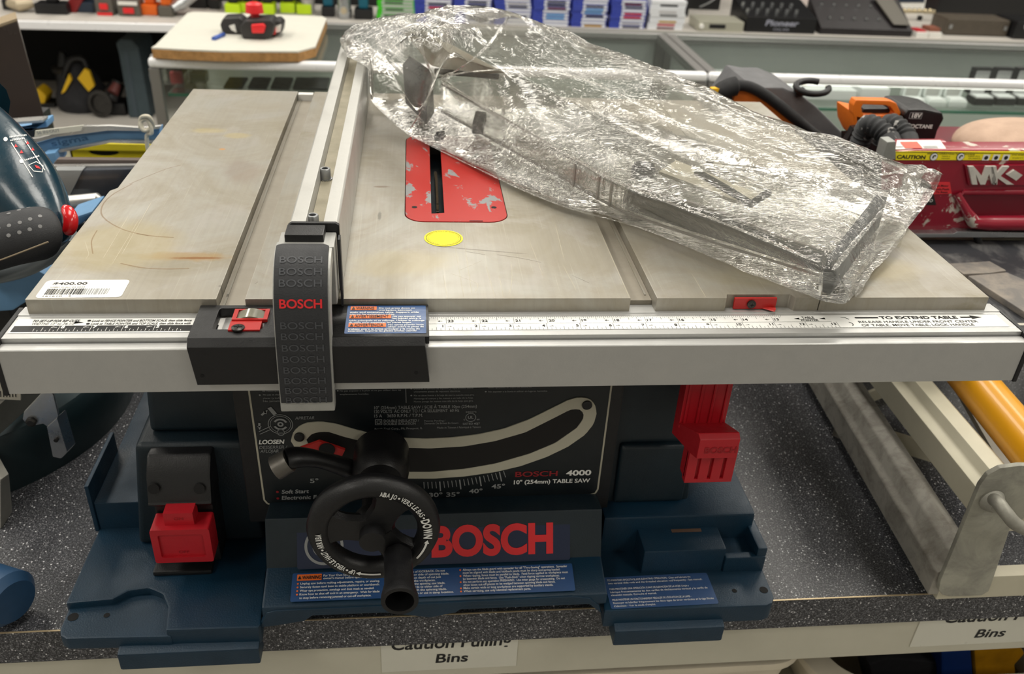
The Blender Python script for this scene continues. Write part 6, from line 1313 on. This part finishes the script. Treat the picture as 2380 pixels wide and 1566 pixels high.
pf = MB(M_WPL); yp_ = 4.4; pf.prism([PY(u, v, yp_) for u, v in ((2090, 58), (2058, -60), (2164, -60), (2140, 58))], (0, .05, 0)); pf.use(M_NAVY); fp_ = Fr((0, yp_, 0), (1, 0, 0), (0, 0, 1), .002); pf.mpoly([fp_.p(PY(u, v, yp_).x, PY(u, v, yp_).z) for u, v in ((2088, 6), (2084, -50), (2152, -50), (2148, 6))]); pf.box(PY(2095, 58, yp_).x, PY(2138, 58, yp_).x, yp_, yp_+.05, zk, PY(2110, 58, yp_).z)
tag(pf.build('picture_frame', None), 'white framed item standing upright behind the flute and rocker pedal', 'frame')
for k, (u0, u1, lab) in enumerate(((2129, 2156, 'small white and red card box beside the pedalboard, the left one of two'), (2158, 2188, 'small white and brown card box beside the grey case, the right one of two'))):
    T, x0, x1, y, z, h_ = item('card_box', 0, u0, u1, 76, 88, lab, 'box', .1); stock('', 'box_body', M_WPL, x0, x1, y, y+.10, z, z+h_, T, .001); MB(M_RED if k == 0 else mk('brown_card', (130, 78, 60), .6)).box(x0+.004, x1-.004, y+.02, y+.10, z+h_, z+h_+.006+.012*k).build('box_flap', T)
T, x0, x1, y, z, h_ = item('instrument_case', 0, 2190, 2344, 45, 84, 'grey brown hard case with metal latches, at the right end of the back counter', 'case', .2); stock('', 'case_shell', mk('taupe_case', (80, 72, 62), .5, 0, .1, 20), x0, x1, y, y+.16, z, z+h_, T, .012)
for f in (.06, .94): MB(M_STEEL).box(x0+(x1-x0)*f-.008, x0+(x1-x0)*f+.008, y-.004, y, z+h_*.4, z+h_*.65).build('latch', T)
T, x0, x1, y, z, h_ = item('stereo_amplifier', 0, 2180, 2420, -30, 44, 'wide black audio unit with a silver strip behind the grey brown case', 'amplifier', .3); stock('', 'unit_case', mk('black_gear', (16, 16, 18), .4), x0, x1, y+.06, y+.36, z, z+h_+.09, T, .006); w_ = x1-x0; MB(M_GREYP).box(x0+w_*.1, x0+w_*.75, y+.056, y+.06, z+h_*.78, z+h_*.80).build('trim_strip', T); MB(M_WPL).box(x0+w_*.24, x0+w_*.38, y+.05, y+.06, z+h_*.84, z+h_*.9).build('paper_tag', T)
T, x0, x1, y, z, h_ = item('speaker_box', 0, 2350, 2420, 50, 92, 'black speaker corner at the right edge, beside the grey brown case', 'speaker', .2); stock('', 'speaker_case', M_BP, x0, x1, y, y+.2, z, z+h_, T, .01); MB(M_CHROME).ball((x0+.05, y-.002, z+h_*.7), .012, 10).build('speaker_button', T)
T, x0, x1, y, z, h_ = item('turntable_mixer', 0, 1600, 1700, -40, 40, 'black audio gear with grey cables behind the silver receiver', 'audio gear', .3); stock('', 'gear_case', mk('black_gear', (16, 16, 18), .4), x0, x1, y+.2, y+.4, z, z+.2, T); MB(M_GREYP).tube(curve([(x0+.1, y+.16, z+.02), (x0+.16, y+.14, z+.06), (x0+.22, y+.17, z+.12), (x0+.26, y+.15, z+.2)], 16), .004, 8).build('cable', T)
# --- under the back counter at the left
def low(u, v): return PZ(u, v, zl_)
M_TBK = mk('black_canvas_and_filler', (34, 34, 38), .8, 0, .15, 20, .4, 300); M_TYE = mk('bag_yellow', (232, 186, 26), .6)
p = low(178, 268); T = thing('tool_bag', (p.x, p.y+.12, zl_), 'black tool bag with two yellow side panels on the low shelf under the back counter', 'bag'); w_ = wpx(p, 118); ht = PY(178, 150, p.y).z-zl_
rg_ = [[(p.x+w_/2*s_*math.cos(q), p.y+.13+.12*math.sin(q)*s_, zl_+ht*t) for q in [2*math.pi*i/24 for i in range(24)]] for s_, t in ((.92, 0), (1, .1), (.98, .3), (.78, .55), (.5, .8), (.3, 1))]
MB(M_TBK).loft(rg_, True).build('bag_body', T)
fq_ = p.y-.012
for pts in (((142, 218), (160, 172), (166, 186), (150, 214)), ((180, 182), (196, 160), (207, 166), (219, 200), (206, 213))): MB(M_TYE).prism([PY(u, v, p.y+.02) for u, v in pts], (0, .02, 0)).build('side_panel', T)
MB(M_BP).tube(curve([PY(u, v, p.y+.06) for u, v in ((150, 180), (165, 140), (195, 140), (206, 178))], 16), .012, 10).build('bag_handle', T)
p = low(250, 272); T = thing('angle_grinder', (p.x, p.y+.1, zl_), 'dark grey power tool with round open end, right of the black and yellow bag', 'power tool')
a = PY(238, 258, p.y); a.z = max(a.z, zl_+.064); MB(M_DSTEEL).lathe([(.060, 0), (.062, .01), (.046, .012), (.040, -.05)], a, (-.3, -1, .2), 28).build('guard_ring', T); MB(M_BP).tube([a+V((.02, .05, .03)), PY(258, 225, p.y+.05), PY(276, 190, p.y+.08)], [.05, .045, .03], 16).build('tool_body', T); MB(mk('rust_brown', (92, 44, 40), .5)).tube([PY(262, 216, p.y+.0), PY(272, 196, p.y+.03)], [.026, .02], 12).build('tool_band', T)
MB(M_BP).box(a.x-.02, a.x+.10, p.y+.02, p.y+.14, zl_, zl_+.06).build('tool_foot', T, .01)
p = low(310, 274); T = thing('hard_case', (p.x, p.y+.1, zl_), 'slate grey ribbed hard tool case standing upright beside the glass case', 'case')
pts = [PY(u, v, p.y) for u, v in ((300, 276), (292, 220), (276, 130), (268, 100), (280, 90), (305, 92), (322, 110), (352, 276))]; M_SLT = mk('slate_plastic', (54, 68, 74), .55, 0, .08, 30)
MB(M_SLT).prism(pts, (0, .25, 0)).build('case_shell', T, .012); MB(mk('slate_rib', (58, 70, 78), .55)).prism([PY(u, v, p.y-.002) for u, v in ((310, 272), (288, 120), (296, 118), (322, 272))], (0, .002, 0)).build('case_rib', T)
p = low(98, 250); T = thing('garden_sprayer', (p.x, p.y, zl_), 'yellow and black tool lying on the low shelf behind the dark panel', 'power tool'); MB(M_TYE).prism([PY(u, v, p.y) for u, v in ((78, 236), (84, 204), (96, 212), (108, 224), (104, 240), (96, 246))], (0, .1, 0)).build('tool_body', T, .01); MB(M_BP).box(p.x-.08, p.x+.06, p.y, p.y+.1, zl_, PY(90, 240, p.y).z).build('tool_base', T)
p = low(135, 258); T = thing('upright_tool', (p.x, p.y+.2, zl_), 'dark upright tool with a ring collar behind the black and yellow bag', 'power tool'); yy = p.y+.2; MB(M_BP).tube([(p.x, yy, zl_), (p.x, yy, PY(135, 170, yy).z), (p.x, yy, PY(138, 120, yy).z)], [.06, .05, .015], 16).build('tool_body', T); MB(M_DSTEEL).lathe([(.06, 0), (.064, .02), (.05, .03)], (p.x, yy, PY(135, 165, yy).z), (0, 0, 1), 20).build('collar', T)
# --- inside the glass cases
zs = zsh_
def tray(u0, u1, v0, v1, lab, y_):
    a, b = PY(u0, v1, y_), PY(u1, v1, y_); T = thing('jewellery_tray', ((a.x+b.x)/2, y_+.06, zs), lab, 'tray', 'white jewellery trays'); h_ = PY(u0, v0, y_).z-zs
    MB(mk('white_velvet', (226, 226, 226), .9)).box(a.x, b.x, y_, y_+.15, zs, zs+max(.03, h_)).build('tray_body', T, .004)
    for i in range(3): MB(mk('gold', (200, 160, 80), .3, .9)).lathe([(.008, 0), (.010, .003), (.008, .006)], (a.x+(b.x-a.x)*(.25+.25*i), y_+.05, zs+max(.03, h_)), (0, 0, 1), 16).build('ring', T)
yi = yf+.13
tray(1660, 1760, 190, 232, 'white velvet jewellery tray behind the tool bag, first from the left', yi); tray(1765, 1990, 205, 226, 'long white velvet jewellery tray with gold rings, beside the black hook', yi); tray(1998, 2066, 205, 226, 'short white velvet jewellery tray left of the clear ring boxes', yi)
def ringbox(u0, u1, vt, vb, kind, lab):
    a, b = PZ(u0, vb, zs), PZ(u1, vb, zs); w_ = abs(b.x-a.x); T = thing('ring_box', ((a.x+b.x)/2, a.y, zs), lab, 'ring box', 'open ring boxes in the glass case'); m1 = mk('clear_box', (226, 230, 228), .2, 0) if kind == 'c' else M_BP; y_ = a.y; h_ = PY((u0+u1)/2, vt, y_+w_*.8).z-zs
    MB(m1).box(a.x, b.x, y_, y_+w_*.8, zs, zs+w_*.35).build('box_base', T, .004)
    MB(mk('white_velvet', (226, 226, 226), .9)).box(a.x+w_*.08, b.x-w_*.08, y_+w_*.06, y_+w_*.7, zs+w_*.35, zs+w_*.42).build('box_cushion', T)
    L_ = MB(m1); A_, B_ = match(rrect(a.x, b.x, zs+w_*.36, zs+h_, .004, 2), rrect(a.x+w_*.12, b.x-w_*.12, zs+w_*.42, zs+h_-w_*.1, .004, 2)); L_.ring([(q[0], y_+w_*.74, q[1]) for q in A_], [(q[0], y_+w_*.74, q[1]) for q in B_], (0, w_*.3, 0)); L_.build('box_lid', T)
    MB(mk('lid_lining', (176, 176, 172), .8) if kind == 'c' else mk('white_velvet', (226, 226, 226), .9)).box(a.x+w_*.1, b.x-w_*.1, y_+w_*.8, y_+w_*.98, zs+w_*.4, zs+h_-w_*.08).build('lid_lining', T)
for k, u in enumerate((2108, 2156, 2204)): ringbox(u, u+40, 194, 250, 'c', ['left', 'middle', 'right'][k]+' one of the three clear ring boxes standing open in the glass case')
for k, u in enumerate((2262, 2312, 2362)): ringbox(u, u+44, 158, 246, 'k', ['left', 'middle', 'right'][k]+' one of the three black ring boxes standing open in the glass case')
for k, u in enumerate((514, 572, 626, 678, 716)):
    a, b = PZ(u, 214, zs), PZ(u+46, 214, zs); a.y = max(a.y, yf+.1); T = thing('watch_stand', ((a.x+b.x)/2, a.y+.06, zs), ['first', 'second', 'third', 'fourth', 'fifth'][k]+' from the left of the black display stands in the left glass case', 'display stand', 'black display stands'); h_ = PY(u+20, 201, a.y).z-zs
    MB(M_BP).prism([(a.x, a.y, zs), (a.x, a.y, zs+h_*.7), (a.x, a.y+.05, zs+h_), (a.x, a.y+.10, zs+h_), (a.x, a.y+.10, zs)], (wpx(a, 44), 0, 0)).build('stand_body', T, .004)
p = PY(416, 218, yf+.15); T = thing('pocket_tool', (p.x, yf+.15, zs), 'red pocket tool in clear packing, in the left end of the glass case', 'tool'); MB(mk('case_red', (188, 40, 50), .4)).box(p.x-.016, p.x+.016, yf+.14, yf+.16, zs, PY(416, 166, yf+.15).z).build('tool_body', T, .005); MB(M_CLEAR).box(p.x-.03, p.x+.03, yf+.13, yf+.17, zs, PY(416, 158, yf+.15).z).build('clear_pack', T)
for k, (u, w2) in enumerate(((370, 30), (468, 34))):
    p = PY(u, 218, yf+.16); T = thing('clear_holder', (p.x, yf+.16, zs), ['left', 'right'][k]+' grey clear plastic holder beside the red pocket tool in the case', 'holder'); MB(mk('smoky_plastic', (128, 136, 140), .2, 0, trans=.5)).box(p.x-wpx(p, w2)/2, p.x+wpx(p, w2)/2, yf+.15, yf+.19, zs, PY(u, 168, yf+.16).z).build('holder_body', T, .004)
# --- white board on the left case, with the device on it
M_CHIPB = mk('raw_chipboard', (176, 132, 80), .8, 0, .3, 60); zb_ = zc+.028
BDp = [PZ(u, v, zb_) for u, v in ((352, 110), (362, 104), (436, 30), (450, 27), (750, 38), (759, 43), (733, 108), (692, 119), (520, 118), (420, 114))]
WB = thing('white_board', (BDp[5].x, BDp[0].y, zc), 'worn white laminated board with chipped brown edges, lying on the left glass case', 'board')
MB(mk('white_laminate', (205, 203, 192), .5, 0, .05, 8)).prism([q+V((0, 0, 0)) for q in BDp], (0, 0, -.004)).build('laminate_face', WB); MB(M_CHIPB).prism([q+V((0, 0, -.004)) for q in BDp], (0, 0, -.0225)).build('chipboard_core', WB)
yd = PZ(600, 92, zb_).y; DV = thing('clamp_device', (PZ(585, 90, zb_).x, yd+.05, zb_), 'black device with two wings and red knobs, lying on the white board', 'device')
M_DV = mk('device_black', (44, 42, 42), .45)
MB(M_DV).prism([PY(u, v, yd) for u, v in ((562, 90), (556, 62), (570, 48), (630, 46), (640, 58), (634, 84), (616, 94), (572, 95))], (0, .08, 0)).build('device_body', DV, .008)
MB(M_DV).prism([PY(u, v, yd+.05) for u, v in ((516, 78), (510, 58), (518, 42), (556, 40), (570, 52), (570, 80))], (0, .06, 0)).build('device_wing', DV, .008); MB(M_DV).prism([PY(u, v, yd+.03) for u, v in ((630, 84), (628, 50), (648, 46), (658, 56), (656, 76), (644, 84))], (0, .06, 0)).build('device_wing', DV, .008)
MB(M_BRED).prism([PY(u, v, yd-.014) for u, v in ((585, 78), (583, 58), (612, 56), (617, 62), (613, 78))], (0, .014, 0)).build('device_knob', DV, .004); q = PY(593, 40, yd+.05); MB(M_BRED).lathe([(.012, -.02), (.012, .01), (.024, .012), (.022, .034), (.012, .038)], q, (0, 0, 1), 16).build('device_knob', DV); MB(M_BRED).prism([PY(u, v, yd+.02) for u, v in ((630, 82), (631, 60), (640, 56), (640, 80))], (0, .01, 0)).build('device_knob', DV)
for pts in (((532, 60), (545, 56), (550, 76), (538, 70)), ((642, 60), (654, 56), (652, 74), (640, 76))): MB(M_WPL).prism([PY(u, v, yd+.0295 if pts[0][0] > 600 else yd+.0495) for u, v in pts], (0, .001, 0)).build('device_tape', DV)
q0, q1 = PZ(496, 90, zb_+.004), PZ(520, 80, zb_+.004); bs2 = MB(mk('blue_pen', (58, 90, 170), .4)); bs2.tube([q0, q1], .006, 8); tag(bs2.build('blue_marker', None), 'thin blue marker lying on the white board beside the black device', 'marker')
# --- yellow crate behind the tile cutter
ycr = 1.23; cx0, cx1 = PY(162, 350, ycr).x, PY(350, 350, ycr).x; ct, cbz = PY(250, 332, ycr).z, PY(250, 392, ycr).z
CRT = thing('plastic_crate', ((cx0+cx1)/2, ycr+.15, FZ), 'yellow plastic crate with an oval hand hole, on a low stand behind the tile cutter', 'crate'); M_CRY = mk('crate_yellow', (206, 190, 30), .5, 0, .1, 20)
hzx, hzz = PY(241, 354, ycr).x, PY(241, 354, ycr).z; hole = [(hzx+.030*math.cos(t), hzz+.0085*math.sin(t)) for t in [2*math.pi*i/24 for i in range(24)]]
A_, B_ = match([(cx0, cbz-.1), (cx1, cbz-.1), (cx1, ct), (cx0, ct)], hole); cm = MB(M_CRY); cm.ring([(q[0], ycr, q[1]) for q in A_], [(q[0], ycr, q[1]) for q in B_], (0, .004, 0))
cm.box(cx0, cx0+.004, ycr, ycr+.1, cbz-.1, ct).box(cx1-.004, cx1, ycr, ycr+.1, cbz-.1, ct).box(cx0, cx1, ycr+.096, ycr+.1, cbz-.1, ct).box(cx0, cx1, ycr, ycr+.1, cbz-.104, cbz-.1)
for i in range(8): xx = cx0+.03+i*(cx1-cx0-.05)/7; cm.bar((xx, ycr-.002, cbz-.02), (xx+.02, ycr-.002, hzz-.012), .004, .004, (0, 1, 0)).bar((xx+.02, ycr-.002, cbz-.02), (xx, ycr-.002, hzz-.012), .004, .004, (0, 1, 0))
cm.box(cx0-.004, cx1+.004, ycr-.006, ycr, ct-.014, ct); cm.build('crate_shell', CRT)
MB(M_BP).box(cx0+.02, cx1-.02, ycr+.02, ycr+.09, FZ, cbz-.104).build('crate_stand', CRT); MB(M_HOLE).box(cx0+.006, cx1-.006, ycr+.006, ycr+.09, cbz-.098, ct-.012).build('crate_shade_block', CRT)  # inner dark block is added so the hand hole shows a shaded interior
